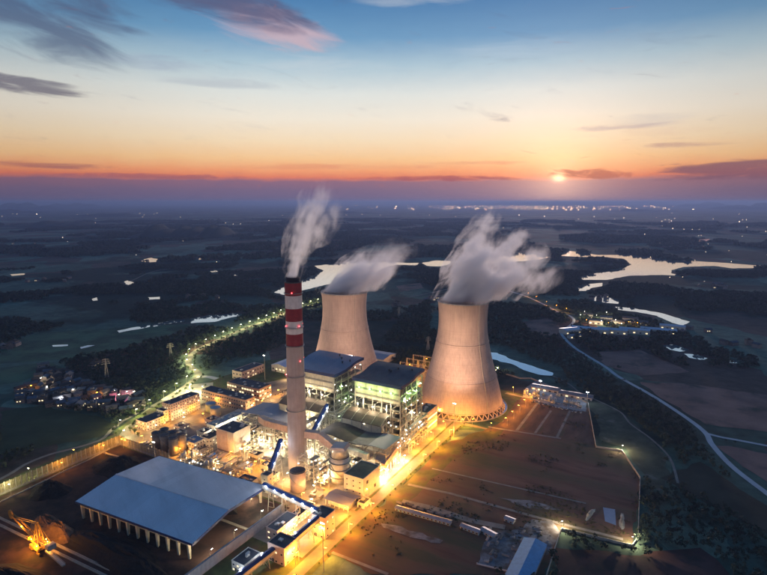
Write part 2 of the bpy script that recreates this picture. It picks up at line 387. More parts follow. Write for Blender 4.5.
# ================================================================== GROUND
def ground_material():
    M = bpy.data.materials.new('countryside'); M.use_nodes = True; nt = M.node_tree; N = nt.nodes; L = nt.links
    b = N['Principled BSDF']; b.inputs['Roughness'].default_value = .95; b.inputs['Specular IOR Level'].default_value = .1
    tc = N.new('ShaderNodeTexCoord'); vec = tc.outputs['Object']
    def noise(s, d=6, r=.6):
        x = N.new('ShaderNodeTexNoise'); x.inputs['Scale'].default_value = s; x.inputs['Detail'].default_value = d; x.inputs['Roughness'].default_value = r; L.new(vec, x.inputs['Vector']); return x.outputs[0]
    def rng_(v, a, b_, c=0, d=1):
        x = N.new('ShaderNodeMapRange'); L.new(v, x.inputs[0]); x.inputs[1].default_value = a; x.inputs[2].default_value = b_; x.inputs[3].default_value = c; x.inputs[4].default_value = d; return x.outputs[0]
    def mix(f, a, c):
        x = N.new('ShaderNodeMix'); x.data_type = 'RGBA'; L.new(f, x.inputs[0])
        for s, v in ((6, a), (7, c)):
            if isinstance(v, tuple): x.inputs[s].default_value = (*v, 1)
            else: L.new(v, x.inputs[s])
        return x.outputs[2]
    vo = N.new('ShaderNodeTexVoronoi'); vo.inputs['Scale'].default_value = .0072; vo.inputs['Randomness'].default_value = .9
    dn = N.new('ShaderNodeTexNoise'); dn.inputs['Scale'].default_value = .01; L.new(vec, dn.inputs['Vector'])
    ds = N.new('ShaderNodeVectorMath'); ds.operation = 'MULTIPLY_ADD'; L.new(dn.outputs['Color'], ds.inputs[0]); ds.inputs[1].default_value = (90, 90, 0); L.new(vec, ds.inputs[2])
    mp = N.new('ShaderNodeMapping'); mp.inputs['Scale'].default_value = (1, .55, 0); mp.inputs['Rotation'].default_value = (0, 0, .5); L.new(ds.outputs[0], mp.inputs[0]); L.new(mp.outputs[0], vo.inputs['Vector'])
    sx = N.new('ShaderNodeSeparateColor'); L.new(vo.outputs['Color'], sx.inputs[0])
    field = mix(rng_(sx.outputs[0], .0, 1.0), (.045, .090, .070), (.15, .20, .145))
    field = mix(rng_(sx.outputs[1], .62, .70), field, (.115, .075, .06))
    wood = mix(noise(.03, 5), (.010, .020, .016), (.034, .054, .042))
    col = mix(rng_(noise(.0016, 6, .62), .48, .55), field, wood)
    col = mix(rng_(noise(.0009, 7, .7), .60, .70, 0, .8), col, (.085, .05, .042))
    v = N.new('ShaderNodeVectorMath'); v.operation = 'SCALE'; L.new(col, v.inputs[0]); L.new(rng_(noise(.05, 6, .7), .3, .7, .6, 1.4), v.inputs['Scale'])
    L.new(v.outputs[0], b.inputs['Base Color'])
    return M
def build_ground():
    radii = [0, 60, 120, 200, 300, 400, 500, 620, 760, 950, 1200, 1500, 2000, 2800, 4000, 6000, 9000, 14000, 22000, 34000, 48000, 62000]
    n = 96; vs = [(0, 0, 0)]; fs = []
    for r in radii[1:]:
        for i in range(n):
            a = 2*math.pi*i/n; vs.append((r*math.cos(a), r*math.sin(a), 0))
    for i in range(n): fs.append((0, 1+i, 1+(i+1) % n))
    for k in range(len(radii)-2):
        for i in range(n):
            j = (i+1) % n; a = 1+k*n; c = 1+(k+1)*n; fs.append((a+i, c+i, c+j, a+j))
    me = bpy.data.meshes.new('ground'); me.from_pydata(vs, [], fs); me.materials.append(ground_material())
    o = bpy.data.objects.new('ground', me); C.objects.link(o); struct(o)
build_ground()
# ---- water
def water_material():
    M = bpy.data.materials.new('still_water'); M.use_nodes = True; N = M.node_tree.nodes; L = M.node_tree.links; b = N['Principled BSDF']
    b.inputs['Base Color'].default_value = (.92, .92, .92, 1); b.inputs['Metallic'].default_value = .85; b.inputs['Roughness'].default_value = .05; b.inputs['IOR'].default_value = 1.33
    tc = N.new('ShaderNodeTexCoord'); nz = N.new('ShaderNodeTexNoise'); nz.inputs['Scale'].default_value = .35; nz.inputs['Detail'].default_value = 3; L.new(tc.outputs['Object'], nz.inputs['Vector'])
    bp = N.new('ShaderNodeBump'); bp.inputs['Strength'].default_value = .05; bp.inputs['Distance'].default_value = .2; L.new(nz.outputs[0], bp.inputs['Height']); L.new(bp.outputs[0], b.inputs['Normal'])
    return M
water = water_material()
WATER = [('lake', [(560,256),(570,251),(598,255),(628,255),(649,257),(671,261),(690,261),(726,263),(764,266),(764,268),(731.5,268.4),(714,266),(684,267),(672,270),(671,273),(681,276),(660.5,275),(628,276),(607,280),(583.6,280),(579,277),(598,273),(619,270.5),(631,265),(625,259),(604,257),(581,257)]),
 ('lake', [(274,292.6),(291,284),(309.5,279),(320,273.5),(324,270.5),(313.5,266),(333,264),(349,262),(382.5,261),(406,263),(419,263),(416,265.5),(395.6,264.7),(384,268),(377,271),(364,279),(340,283),(325,285),(307,289.5),(283.5,295)]),
 ('river', [(422,263),(436,260.5),(450,261),(451,264),(440,266.5),(427,266)]),
 ('river', [(456,259),(478,257),(491,255),(508,254.5),(525,252),(552.5,256.5),(540,259.5),(525,261),(504,262.5),(480,264),(458,263)]),
 ('pond', [(487.6,352),(497,353),(514,360.6),(528,365),(540,369),(553,373),(552,376),(539,375),(524,370.5),(511,364),(500,362),(490,358)]),
 ('pond', [(578,287),(590,284),(602,283),(603,286),(592,288),(586,291),(579,291)]),
 ('pond', [(591,297),(602,296.5),(620,300),(618,304),(606,303),(594,301)]),
 ('pond', [(615,307),(630,308),(660,313),(690,322),(684,326.5),(672,323),(657,316),(636,312),(618,310)]),
 ('pond', [(660,345),(676,345),(689,350),(680,352),(670,350)]), ('pond', [(728,361),(735,360.5),(739,363),(731,364)]),
 ('pond', [(684,354),(698,355),(709,359),(700,360),(689,358)]),
 ('pond', [(190,319.6),(207,315.6),(222,314.5),(238,313),(239.5,316),(226,319),(215,322),(191,323.5)]),
 ('pond', [(117,331),(131,328),(150,325.5),(150,327),(131,330.5),(119,333)]), ('pond', [(152,325),(170,321),(186,319.6),(184,322),(168,324),(153,327)]),
 ('pond', [(143,259.5),(152,257.8),(158,259.5),(156,262),(146,262.5)]), ('pond', [(196,258),(205,257),(205,259.3),(198,260)]),
 ('pond', [(209,270.5),(219,269.8),(219,271.6),(211,272.4)]), ('pond', [(124,282),(128,280.5),(134,283),(127,285.5)]), ('pond', [(233,274),(238,273.5),(238,275.4),(234,275.8)]),
 ('pond', [(148,297.5),(160,297),(160,299.2),(149,299.8)]), ('pond', [(10,274.5),(24,273.5),(24,275),(12,276)]), ('pond', [(92,299),(97,297.5),(98,300.5),(93,301)]),
 ('pond', [(696,240),(710,239),(709,241),(697,241.5)]), ('pond', [(688,246),(704,245),(704,246.5),(690,247.5)]),
 ('pond', [(52,345.5),(68,344.7),(68,346.2),(53,347)]), ('pond', [(80,347.5),(88,345.5),(95,345.5),(88,347.5),(81,349)])]
for nme, poly in WATER:
    pts = [G(*p) for p in poly]; dmin = min(math.hypot(*p) for p in pts)
    sheet_xy(nme, pts, water, z=.55, rough=dmin*.0022)
    cx_ = sum(p[0] for p in pts)/len(pts); cy_ = sum(p[1] for p in pts)/len(pts); g_ = 1.35 if nme == 'pond' else 1.06
    NOTREE_POLYS.append([(cx_+(p[0]-cx_)*g_, cy_+(p[1]-cy_)*g_-(dmin*.012)) for p in pts]); NOTREE_POLYS.append(pts)
    for k_ in (.985, .97, .95): NOTREE_POLYS.append([(p[0]*k_, p[1]*k_) for p in pts])
# ---- countryside patches
for nm, pts, m in [
 ('meadow', [(0,345),(40,333),(115,328),(190,324),(196,327),(150,340),(112,352),(75,358),(40,361),(0,364)], meadow),
 ('meadow', [(0,368),(50,362),(62,368),(20,382),(0,385)], meadow),
 ('meadow', [(0,412),(40,406),(98,416),(118,425),(108,434),(85,440),(40,448),(0,455)], mat('dark_meadow', (.05, .058, .026), .95, var=.3, scale=.03)),
 ('scrubland', [(565,384),(590,396),(618,411),(640,428),(662,452),(672,478),(660,492),(645,480),(626,448),(600,440),(596,415),(580,402)], mat('scrub', (.06, .068, .045), .95, var=.5, scale=.06, soil=((.15, .14, .12), .05, .56, .68))),
 ('red_earth_field', [(640,382),(690,384),(767,395),(800,405),(800,430),(767,432),(735,428),(705,424),(680,408),(655,394)], redsoil),
 ('red_earth_field', [(716,446),(740,448),(800,462),(820,505),(767,482),(735,460)], redsoil),
 ('red_earth_field', [(555,548),(640,556),(700,548),(730,575),(760,640),(560,640)], mat('dark_red_field', (.095, .042, .036), .95, var=.35, scale=.03, bump=.4, soil=((.03, .024, .018), .02, .5, .65))),
 ('scrubland', [(660,478),(700,462),(730,482),(790,520),(790,545),(740,520),(700,500)], mat('dry_scrub', (.045, .04, .026), .95, var=.4, scale=.03)),
 ('red_earth_field', [(520,322),(548,318),(560,326),(556,338),(530,334)], redsoil), ('red_earth_field', [(396,286),(420,283),(424,288),(400,292)], redsoil),
 ('red_earth_field', [(596,352),(640,350),(690,372),(640,376),(606,366)], redsoil)]:
    sheet_px(nm, pts, m, rough=3.0); open_px(pts)
open_px([(478,346),(500,346),(530,358),(562,370),(562,382),(530,380),(505,372),(485,366)])
# ---- roads of the countryside
HWY = [(505,290),(525,296),(543,304),(560,313),(569,315.5),(574,320),(571,325),(563,330),(562,335),(575,348),(604,366),(619,377),(651,395),(685,417),(705,432.6),(712,444.5),(732,466.6),(767,493.7),(810,527)]
road_px('highway', HWY, 6.5, roadpale, 12)
road_px('side_road', [(708,434),(722,437.5),(736,440),(767,446),(830,459)], 5, roadpale, 4)
road_px('dirt_track', [(540,370),(567,383),(581,393.5),(597,400.5),(620,412),(630.5,424),(651,439),(669.6,458),(678,483.5)], 2.6, path_m, 2)
road_px('village_lane', [(-30,495),(0,479.5),(12,473),(26.6,464),(49,455),(74,448.5),(93,443),(104,438),(113,428.7),(125,420),(138,413)], 4.5, path_m, 3)
LEFT = [(131,440),(125,435.5),(123.5,429.5),(130,423.5),(143,415.6),(156,405.5),(168,398.7),(183.5,388),(196.5,378),(198,373),(190.8,367),(188.6,361.5),(193,353.6),(201.5,348),(213,343),(226,336.5),(244,329),(266,321),(292,311),(320,303)]
left_line = road_px('approach_road', LEFT, 11, mat('approach_asphalt', (.20, .19, .15), .85, var=.2, scale=.08), 10)
road_px('entrance_drive', [(197,377),(208,377),(218,379.5),(227,384)], 10, roadpale, 8)
road_px('farm_track', [(0,300),(60,292),(124,283),(160,270),(230,262)], 5, path_m, 3); road_px('farm_track', [(410,297),(440,291),(470,283)], 6, path_m, 3)
# ================================================================== PLANT GROUND
sheet_uv('plant_verge', [(150,-345),(150,-20),(230,9),(630,9),(640,60),(745,62),(760,-20),(800,-330),(690,-400),(500,-400),(400,-372),(352,-347)], grass_m, rough=2.0)
NOTREE_POLYS.append([XY(*p) for p in [(140,-350),(140,12),(230,12),(640,12),(645,66),(770,66),(800,-330),(700,-415),(500,-410),(400,-380),(350,-352)]])
sheet_uv('plant_yard', [(352,-330),(352,-66),(300,-66),(300,-8),(620,-8),(620,-90),(590,-210),(640,-215),(640,-300),(520,-360),(388,-360)], pave_m)
sheet_uv('coal_yard', [(130,-316),(130,-62),(350,-62),(350,-316)], yard_dk)
sheet_uv('entrance_plaza', [(470,-400),(476,-350),(520,-350),(560,-392),(530,-420)], mat('plaza_paving', (.42, .38, .31), .8, var=.15, scale=.2))
def road_uv(name, pts, w, m): return ribbon(name, [XY(*p) for p in pts], w, m, curve=False)
road_main_m = mat('lit_concrete_road', (.20, .175, .14), .8, var=.18, scale=.12)
road_uv('main_road', [(150,0),(622,0)], 11, road_main_m)
road_uv('tower_ring_road', [(616,0),(608,6),(608,50),(738,56),(744,20)], 8, road_main_m)
road_uv('service_road', [(372,-320),(372,-5)], 8, road_main_m); road_uv('service_road', [(500,-355),(430,-352),(395,-312),(395,-240),(372,-240)], 8, road_main_m)
road_uv('service_road', [(400,-318),(520,-318)], 9, road_main_m); road_uv('service_road', [(432,-225),(432,-6)], 6, road_main_m); road_uv('service_road', [(490,-262),(490,-190),(590,-190)], 7, road_main_m)
# kerbs of the main road, a real step each side
for s in (-6.1, 6.1):
    k = MB(); k.box(150, 606 if s > 0 else 622, s-.2, s+.2, 0, .3)
    o = k.build('kerb', kerb_m); o.location = (*XY(0, 0), 0); o.rotation_euler = (0, 0, R(60)); struct(o)
# ---- fenced fields right of the main road
sheet_px('fallow_field', [(372,575),(545,575),(562,531),(632,548),(640,480),(622,453),(596,448),(588,408),(545,398),(522,398),(503,422),(470,437),(450,447),(405,486),(340,543),(330,552)], field_m, rough=1.5)
open_px([(300,575),(545,580),(562,535),(636,553),(646,480),(626,449),(600,444),(590,400),(535,375),(480,380),(440,440)])
sheet_px('grass_verge', [(440,447),(470,434),(505,423),(515,428),(470,450),(440,474),(404,505),(388,512),(350,540),(352,530),(400,488)], mat('sodium_lit_turf', (.10, .095, .03), .95, var=.4, scale=.1, bump=.3, soil=((.09, .05, .035), .05, .45, .6)), rough=4.0)
for p in ([(500,428),(517,400),(541,402),(518,430)], [(523,430),(541,405),(551,412),(535.5,432)], [(540,433),(554,413),(569,416),(556,436)], [(562,438),(573,415),(587,412),(594,445)]):
    sheet_px('fallow_plot', p, field2_m, rough=1.0)
for p, w in (([(516.6,431),(541,399)], 3.5), ([(535,433.6),(551,411)], 3.0), ([(557,437.6),(570,411)], 3.0), ([(488,427),(498,429),(530,434),(561,439)], 3.5)):
    road_px('field_track', p, w, path_m, curve=False)
for p, w in (([(432,469),(480,480),(586,504)], 2.2), ([(408,485),(450,494),(533.6,517),(560,524),(623,540)], 3.5), ([(332,553),(388,575)], 3.0), ([(402,502),(430,508),(470,521),(505,528)], 7)):
    road_px('field_track', p, w, path_m, curve=False)
sheet_px('gravel_yard', [(484,543),(498,531),(520,530),(532,520),(552,522),(560,533),(548,556),(530,551),(520,575),(478,564)], plast_m, rough=1.2)
sheet_px('gravel_strip', [(381,524),(395,526),(443,541),(440,544),(410,538),(383,528)], plast_m, rough=1.6)
sheet_px('gravel_patch', [(497,498),(512,500),(530,501),(545,505),(562,511),(545,510),(530,509),(515,505)], plast_m, rough=2.2)
sheet_px('settling_pool', [(603,508),(615,510),(616,526),(605,522)], mat('pool_liner', (.16, .22, .34), .3, var=.1, spec=.6), z=.6)
sheet_px('gravel_yard', [(526,388),(536,381),(586,403),(586,412),(560,409),(545,404),(530,399),(522,398)], mat('lorry_yard', (.23, .23, .24), .85, var=.3, scale=.15), rough=.5)
# ================================================================== LAMPS
LAMP_GAIN = {WARM: 1.7, SOD: 1.9, WHT: 3.7, YEL: 2.0, COOL: 1.8, GRN: 1}
def lamp_meshes(h, arm, lens):
    def mk():
        p = MB(); p.lathe([(.22, 0), (.16, h*.5), (.11, h)], 8); pole = p.mesh('pole')
        a = MB(); a.tube([(0,0,h-.3), (.4*arm,0,h+.35), (arm,0,h+.5)], .09, 6); am = a.mesh('arm')
        hd = MB(); hd.box(arm-.2, arm+1.4, -.46, .46, h+.42, h+.7); hm = hd.mesh('lamp_head')
        ln = MB(); ln.box(arm-.1, arm+1.3, -.42, .42, h+.10, h+.41); lm = ln.mesh('lens')
        for me, m in ((pole, steel_m), (am, steel_m), (hm, dark_m), (lm, lens)): me.materials.append(m)
        return pole, am, hm, lm
    return cached(('lamp', h, arm, lens.name), mk)
def street_lamp(u, v, col, power, label, group, h=10, arm=1.6, rot=0, name='street_lamp'):
    t = thing(name, label, 'street lamp', u, v, .15, rot, group)
    ms = lamp_meshes(h, arm, LENS[col])
    put(ms[0], 'pole', None, t); put(ms[1], 'arm', None, t); hd = put(ms[2], 'lamp_head', None, t); put(ms[3], 'lens', None, hd)
    light(t, (arm+.5, 0, h-.2), power*LAMP_GAIN.get(col, 2.5), col, .35)
    return t
def flood_mesh(lens):
    def mk():
        b = MB(); b.box(-.5, .5, -.7, .7, .5, 1.3); b.bar((0,-.5,0), (0,-.5,.6), .15); b.bar((0,.5,0), (0,.5,.6), .15)
        l = MB(); l.box(-.62, -.51, -.62, .62, .55, 1.25); bm, lm = b.mesh('housing'), l.mesh('lens'); bm.materials.append(dark_m); lm.materials.append(lens); return bm, lm
    return cached(('flood', lens.name), mk)
def floodlight(u, v, z, col, power, label, rot=0, group='floodlights on the plant structures', kind='POINT', target=None, size=100, radius=.4):
    t = thing('floodlight', label, 'floodlight', u, v, z, rot, group)
    a, b = flood_mesh(LENS[col]); put(a, 'housing', None, t); put(b, 'lens', None, t)
    light(t, (-1.4, 0, .9), power*(1.3 if col == GRN else 4.6), col, radius, kind, target, size)
    return t
def mast(u, v, h, col, power, label, group='floodlight masts', target=None, size=110, radius=.5):
    t = thing('floodlight_mast', label, 'floodlight', u, v, .15, 0, group)
    p = MB(); p.lathe([(.4, 0), (.3, h*.5), (.2, h)], 10); p.build('mast', steel_m, t)
    c = MB(); c.box(-.5, .5, -1.8, 1.8, h-.15, h+.1); c.build('crossbar', dark_m, t)
    for k in (-1.3, 0, 1.3):
        q = MB(); q.box(-.4, .4, k-.5, k+.5, h+.12, h+.9); hd = q.build('lamp_head', dark_m, t)
        q = MB(); q.box(-.52, -.41, k-.44, k+.44, h+.18, h+.84); q.build('lens', LENS[col], hd)
    light(t, (-1.2, 0, h+.6), power, col, radius, 'SPOT' if target else 'POINT', target, size)
    return t
# ================================================================== CHIMNEY
def chimney():
    t = thing('chimney', 'tall red and white banded concrete smokestack giving off a thin plume', 'chimney', 410, -101)
    def rad(z): return 10.4 - 1.9*min(1, z/150) + (0 if z < 150 else 0)
    def ring(n, z0, z1, m, d=0.0):
        s = MB(); k = max(2, int((z1-z0)/8)); s.lathe([(rad(z0+(z1-z0)*i/k)+d, z0+(z1-z0)*i/k) for i in range(k+1)], 48, cap=False); s.build(n, m, t, smooth=True)
    ring('shaft', 0, 136.4, shaft_m)
    for i, (z0, z1) in enumerate(((136.4, 149), (149, 162), (162, 175), (175, 188), (188, 200.7))):
        ring('red_band' if i % 2 == 0 else 'white_band', z0, z1, red_m if i % 2 == 0 else white_m, .02)
    s = MB(); s.lathe([(8.5, 200.7), (8.7, 200.9), (8.7, 201.6), (7.2, 201.7)], 48, cap=False); s.build('rim', dark_m, t)
    s = MB(); s.lathe([(7.0, 199), (7.0, 206), (6.4, 206), (6.4, 190)], 40, cap=False); s.build('flue', mat('sooty_steel', (.035, .018, .02), .8), t, smooth=True)
    for z in (68, 104, 136, 155, 190):
        s = MB(); r = rad(z); s.lathe([(r+.05, z), (r+1.1, z), (r+1.1, z+.2), (r+.05, z+.2)], 40, cap=False)
        pl = s.build('gallery', steel_m, t)
        q = MB(); q.lathe([(r+1.05, z+1.1), (r+1.12, z+1.1), (r+1.12, z+1.2), (r+1.05, z+1.2)], 40, cap=False)
        for k in range(20):
            a = k*math.pi/10; q.bar(((r+1.08)*math.cos(a), (r+1.08)*math.sin(a), z+.2), ((r+1.08)*math.cos(a), (r+1.08)*math.sin(a), z+1.15), .06)
        q.build('railing', steel_m, pl)
    for z, angs in ((157, (200, 110, 290, 20)), (121, (110, 290, 20)), (191, (150,)), (106, (215,))):
        for a in angs:
            r = rad(z)+1.15; s = MB(); s.lathe([(.3, 0), (.36, .3), (.36, .7), (.2, .9)], 8); b = s.build('beacon', E_RED, t, (r*math.cos(R(a)), r*math.sin(R(a)), z))
    s = MB()
    for k in (-.4, .4): s.tube([(10.6, k, 0), (8.75, k, 150), (8.75, k, 200)], .06, 5)
    for k in range(60): s.bar((10.6-1.85*min(1, k*3.3/150), -.4, k*3.3), (10.6-1.85*min(1, k*3.3/150), .4, k*3.3), .05)
    s.build('ladder', steel_m, t)
chimney()
# ================================================================== COOLING TOWERS
def tower_material():
    M = concrete; N = M.node_tree.nodes; L = M.node_tree.links; b = N['Principled BSDF']
    # formwork lifts: fine horizontal rings of slightly different concrete
    tc = N.new('ShaderNodeTexCoord'); mp = N.new('ShaderNodeMapping'); mp.inputs['Scale'].default_value = (.002, .002, .75); L.new(tc.outputs['Object'], mp.inputs[0])
    nz = N.new('ShaderNodeTexNoise'); nz.inputs['Scale'].default_value = 1; nz.inputs['Detail'].default_value = 2; L.new(mp.outputs[0], nz.inputs['Vector'])
    mr = N.new('ShaderNodeMapRange'); L.new(nz.outputs[0], mr.inputs[0]); mr.inputs[1].default_value = .3; mr.inputs[2].default_value = .7; mr.inputs[3].default_value = .92; mr.inputs[4].default_value = 1.06
    old = b.inputs['Base Color'].links[0].from_socket; v = N.new('ShaderNodeVectorMath'); v.operation = 'SCALE'; L.new(old, v.inputs[0]); L.new(mr.outputs[0], v.inputs['Scale']); L.new(v.outputs[0], b.inputs['Base Color'])
tower_material()
def cooling_tower(u, v, label):
    t = thing('cooling_tower', label, 'cooling tower', u, v, 0, 0, 'pair of cooling towers')
    key = [(7, 57.0), (32, 51.2), (67, 41.4), (101, 34.4), (118, 33.0), (133, 33.2), (148, 34.4)]
    def rad(z):
        zs = [k[0] for k in key]; rs = [k[1] for k in key]
        for i in range(len(key)-1):
            if z <= zs[i+1]:
                p0, p1, p2, p3 = rs[max(i-1,0)], rs[i], rs[i+1], rs[min(i+2,len(rs)-1)]; f = (z-zs[i])/(zs[i+1]-zs[i])
                m1 = (p2-p0)/(zs[i+1]-zs[max(i-1,0)])*(zs[i+1]-zs[i]); m2 = (p3-p1)/(zs[min(i+2,len(zs)-1)]-zs[i])*(zs[i+1]-zs[i])
                return (2*f**3-3*f*f+1)*p1+(f**3-2*f*f+f)*m1+(-2*f**3+3*f*f)*p2+(f**3-f*f)*m2
        return rs[-1]
    def shell():
        s = MB(); zs = [7+141*i/56 for i in range(57)]
        s.lathe([(rad(z), z) for z in zs] + [(rad(z)-.9, z) for z in reversed(zs)] + [(rad(7), 7)], 96, cap=False); return s.mesh('shell', True)
    put(cached('shell', shell), 'shell', concrete, t)
    s = MB(); s.lathe([(34.3, 146.6), (35.5, 146.8), (35.5, 148.2), (33.2, 148.2), (33.2, 147)], 96, cap=False); s.build('rim', conc_gray, t)
    s = MB(); s.lathe([(56.0, 6.2), (58.0, 6.2), (58.0, 7.6), (56.0, 7.6), (56.0, 6.2)], 96, cap=False); s.build('ring_beam', concrete, t)
    for zz in (44, 92):
        s = MB(); r = rad(zz); s.lathe([(r-.1, zz), (r+.45, zz+.1), (r+.45, zz+.8), (r-.1, zz+.9)], 96, cap=False); s.build('stiffening_ring', concrete, t)
    def col(sg):
        c = MB(); a = sg*2*math.pi/44/2; c.bar((61.2, 0, 0), (56.9*math.cos(a), 56.9*math.sin(a), 6.6), .95); return c.mesh('column')
    for sg in (-1, 1):
        me = cached(('tcol', sg), lambda: col(sg))
        for k in range(44):
            put(me, 'column', concrete, t, rz=2*math.pi*k/44)
    s = MB(); s.lathe([(64, 0), (64, 1.4), (63.3, 1.4), (63.3, .7)], 96, cap=False); b = s.build('basin_wall', conc_gray, t)
    s = MB(); s.lathe([(0.1, .7), (63.4, .7)], 64, cap=False); s.build('basin_water', water, b)
    s = MB(); s.lathe([(0.1, 9.4), (54, 9.4)], 64, cap=False); s.build('fill_deck', dark_m, t)
    s = MB(); s.lathe([(48, 0.8), (48, 9)], 64, cap=False); s.build('fill_packing', mat('wet_fill', (.05, .045, .04), .8), t)
    # access stair up the shell
    s = MB()
    for k in range(46):
        z0 = 8+k*3; s.bar(((rad(z0)+.6)*math.cos(2.1), (rad(z0)+.6)*math.sin(2.1), z0), ((rad(z0+3)+.6)*math.cos(2.1), (rad(z0+3)+.6)*math.sin(2.1), z0+3), .35, .2)
    s.build('ladder', steel_m, t)
    return t
cooling_tower(671, -22, 'cooling tower beside the sodium-lit ring road, its whole base in view')
cooling_tower(653, -205, 'cooling tower rising behind the boiler houses, base hidden by their roofs')
# ================================================================== GENERIC BUILDING
def win_mesh(w, h, lit):
    def mk():
        b = MB(); b.box(-.14, .0, -w/2, w/2, 0, h); me = b.mesh('window')
        me.materials.append(lit_m if lit else glass_m); me.materials.append(white_m)
        f = MB(); d = .12
        f.box(-.2, 0, -w/2-d, -w/2, -d, h+d); f.box(-.2, 0, w/2, w/2+d, -d, h+d); f.box(-.2, 0, -w/2, w/2, -d, 0); f.box(-.2, 0, -w/2, w/2, h, h+d)
        fm = f.mesh('window_frame'); bm = bmesh.new(); bm.from_mesh(me); k = len(bm.faces); bm.from_mesh(fm); bm.faces.ensure_lookup_table()
        for fc in bm.faces[k:]: fc.material_index = 1
        bm.to_mesh(me); bm.free(); return me
    return cached(('win', w, h, lit), mk)
def windows(t, L_, D_, h, floors, step, w, wh, faces='uv', litp=.15, z0=1.2, a_in=2.0):
    """L_ along u, D_ along v; windows on the -u face and the +v face"""
    fh = h/floors
    for k in range(floors):
        z = k*fh + z0
        if 'u' in faces:
            n = int((D_-a_in)/step)
            for i in range(n):
                lit = random.random() < litp
                put(win_mesh(w, wh, lit), 'window', None, t, (-.02, -D_/2 + (i+.5)*D_/n, z))
        if 'v' in faces:
            n = int((L_-a_in)/step)
            for i in range(n):
                lit = random.random() < litp
                put(win_mesh(w, wh, lit), 'window', None, t, (( i+.5)*L_/n, D_/2+.02, z), rz=R(90))
def block(name, label, cat, u0, u1, v0, v1, h, wall, roof=None, parapet=.8, win=None, group=None, plinth=True, kit=2, rot=0, ridge=None, door=True):
    """flat or ridge roofed building; origin at the middle of its -u face"""
    t = thing(name, label, cat, u0, (v0+v1)/2, 0, rot, group); Lu = u1-u0; D = v1-v0
    b = MB(); b.box(0, Lu, -D/2, D/2, 0, h); b.build('wall', wall, t)
    roof = roof or roof_dk
    if ridge:
        ax, rise = ridge; o = .6
        r = MB()
        if ax == 'v':
            r.prism([(-o, h), (Lu/2, h+rise), (Lu+o, h), (Lu+o, h+.25), (Lu/2, h+rise+.3), (-o, h+.25)], -D/2-o, D/2+o, 'v')
        else:
            r.prism([(-D/2-o, h), (0, h+rise), (D/2+o, h), (D/2+o, h+.25), (0, h+rise+.3), (-D/2-o, h+.25)], -o, Lu+o, 'u')
        r.build('roof', roof, t)
        g = MB()
        if ax == 'v':
            for e in (-D/2+.02, D/2-.32): g.prism([(0, h), (Lu, h), (Lu/2, h+rise)], e, e+.3, 'v')
        else:
            for e in (.02, Lu-.32): g.prism([(-D/2, h), (D/2, h), (0, h+rise)], e, e+.3, 'u')
        g.build('gable', wall, t)
    else:
        r = MB(); r.box(.35, Lu-.35, -D/2+.35, D/2-.35, h+.01, h+.2); rf = r.build('roof', roof, t)
        p = MB(); e = .12
        p.box(-e, Lu+e, -D/2-e, -D/2+.33, h, h+parapet); p.box(-e, Lu+e, D/2-.33, D/2+e, h, h+parapet)
        p.box(-e, .33, -D/2+.33, D/2-.33, h, h+parapet); p.box(Lu-.33, Lu+e, -D/2+.33, D/2-.33, h, h+parapet)
        p.build('parapet', wall, t)
        for _ in range(kit):
            x, y = random.uniform(2, max(2.1, Lu-3)), random.uniform(-D/2+2, D/2-2); q = MB(); sx, sy, sz = random.uniform(.8, 1.8), random.uniform(.8, 1.8), random.uniform(.8, 2)
            q.box(x-sx, x+sx, y-sy, y+sy, h+.2, h+.2+sz); q.build('roof_unit', ins_m, rf)
    if plinth:
        q = MB(); e = .1; q.box(-e, Lu+e, -D/2-e, D/2+e, 0, .6); q.build('plinth', conc_gray, t)
    if door:
        q = MB(); q.box(-.15, .0, -D*.2-1.2, -D*.2+1.2, .6, 3.4); q.build('door', dark_m, t)
    if win: windows(t, Lu, D, h, **win)
    return t
# ================================================================== STEEL FRAMES
def steel_frame(t, us, vs, zs, w=.9, bw=.55, m=None, brace=True, faces=True, lamps_n=5):
    """columns and beams as parts on the given grid (outer ring only); bracing as one part"""
    m = m or steel_m
    for u in us:
        for v in vs:
            if faces and us[0] < u < us[-1] and vs[0] < v < vs[-1]: continue
            def mk(): s = MB(); s.box(-w/2, w/2, -w/2, w/2, 0, zs[-1]); return s.mesh('column')
            put(cached(('col', w, zs[-1]), mk), 'column', m, t, (u, v, 0))
    for z in zs[1:]:
        for v in (vs[0], vs[-1]):
            def mk(): s = MB(); s.box(us[0], us[-1], -bw/2, bw/2, -bw, 0); return s.mesh('beam')
            put(cached(('bu', us[0], us[-1], bw), mk), 'beam', m, t, (0, v, z))
        for u in (us[0], us[-1]):
            def mk(): s = MB(); s.box(-bw/2, bw/2, vs[0], vs[-1], -bw*.9, -.02); return s.mesh('beam')
            put(cached(('bv', vs[0], vs[-1], bw), mk), 'beam', m, t, (u, 0, z))
    if brace:
        s = MB(); k = 0
        for i in range(len(zs)-1):
            for j in range(len(us)-1):
                for v in (vs[0], vs[-1]):
                    k += 1
                    a, b = (us[j], us[j+1]) if k % 2 else (us[j+1], us[j]); s.bar((a, v, zs[i]), (b, v, zs[i+1]), bw*.6)
            for j in range(len(vs)-1):
                for u in (us[0],):
                    k += 1
                    if (i+j) % 2: s.bar((u, vs[j], zs[i]), (u, vs[j+1], zs[i+1]), bw*.6)
        b = s.build('bracing', m, t)
    for _ in range(lamps_n):
        def lm(): q = MB(); q.box(-.2, .2, -.2, .2, -.18, .18); return q.mesh('bulkhead_lamp')
        z = random.choice(zs[1:])-.9
        p = (us[0]-.6, random.uniform(vs[0], vs[-1]), z) if random.random() < .5 else (random.uniform(us[0], us[-1]), vs[-1]+.6, z)
        put(cached('bulk', lm), 'bulkhead_lamp', E_WHT, t, p)
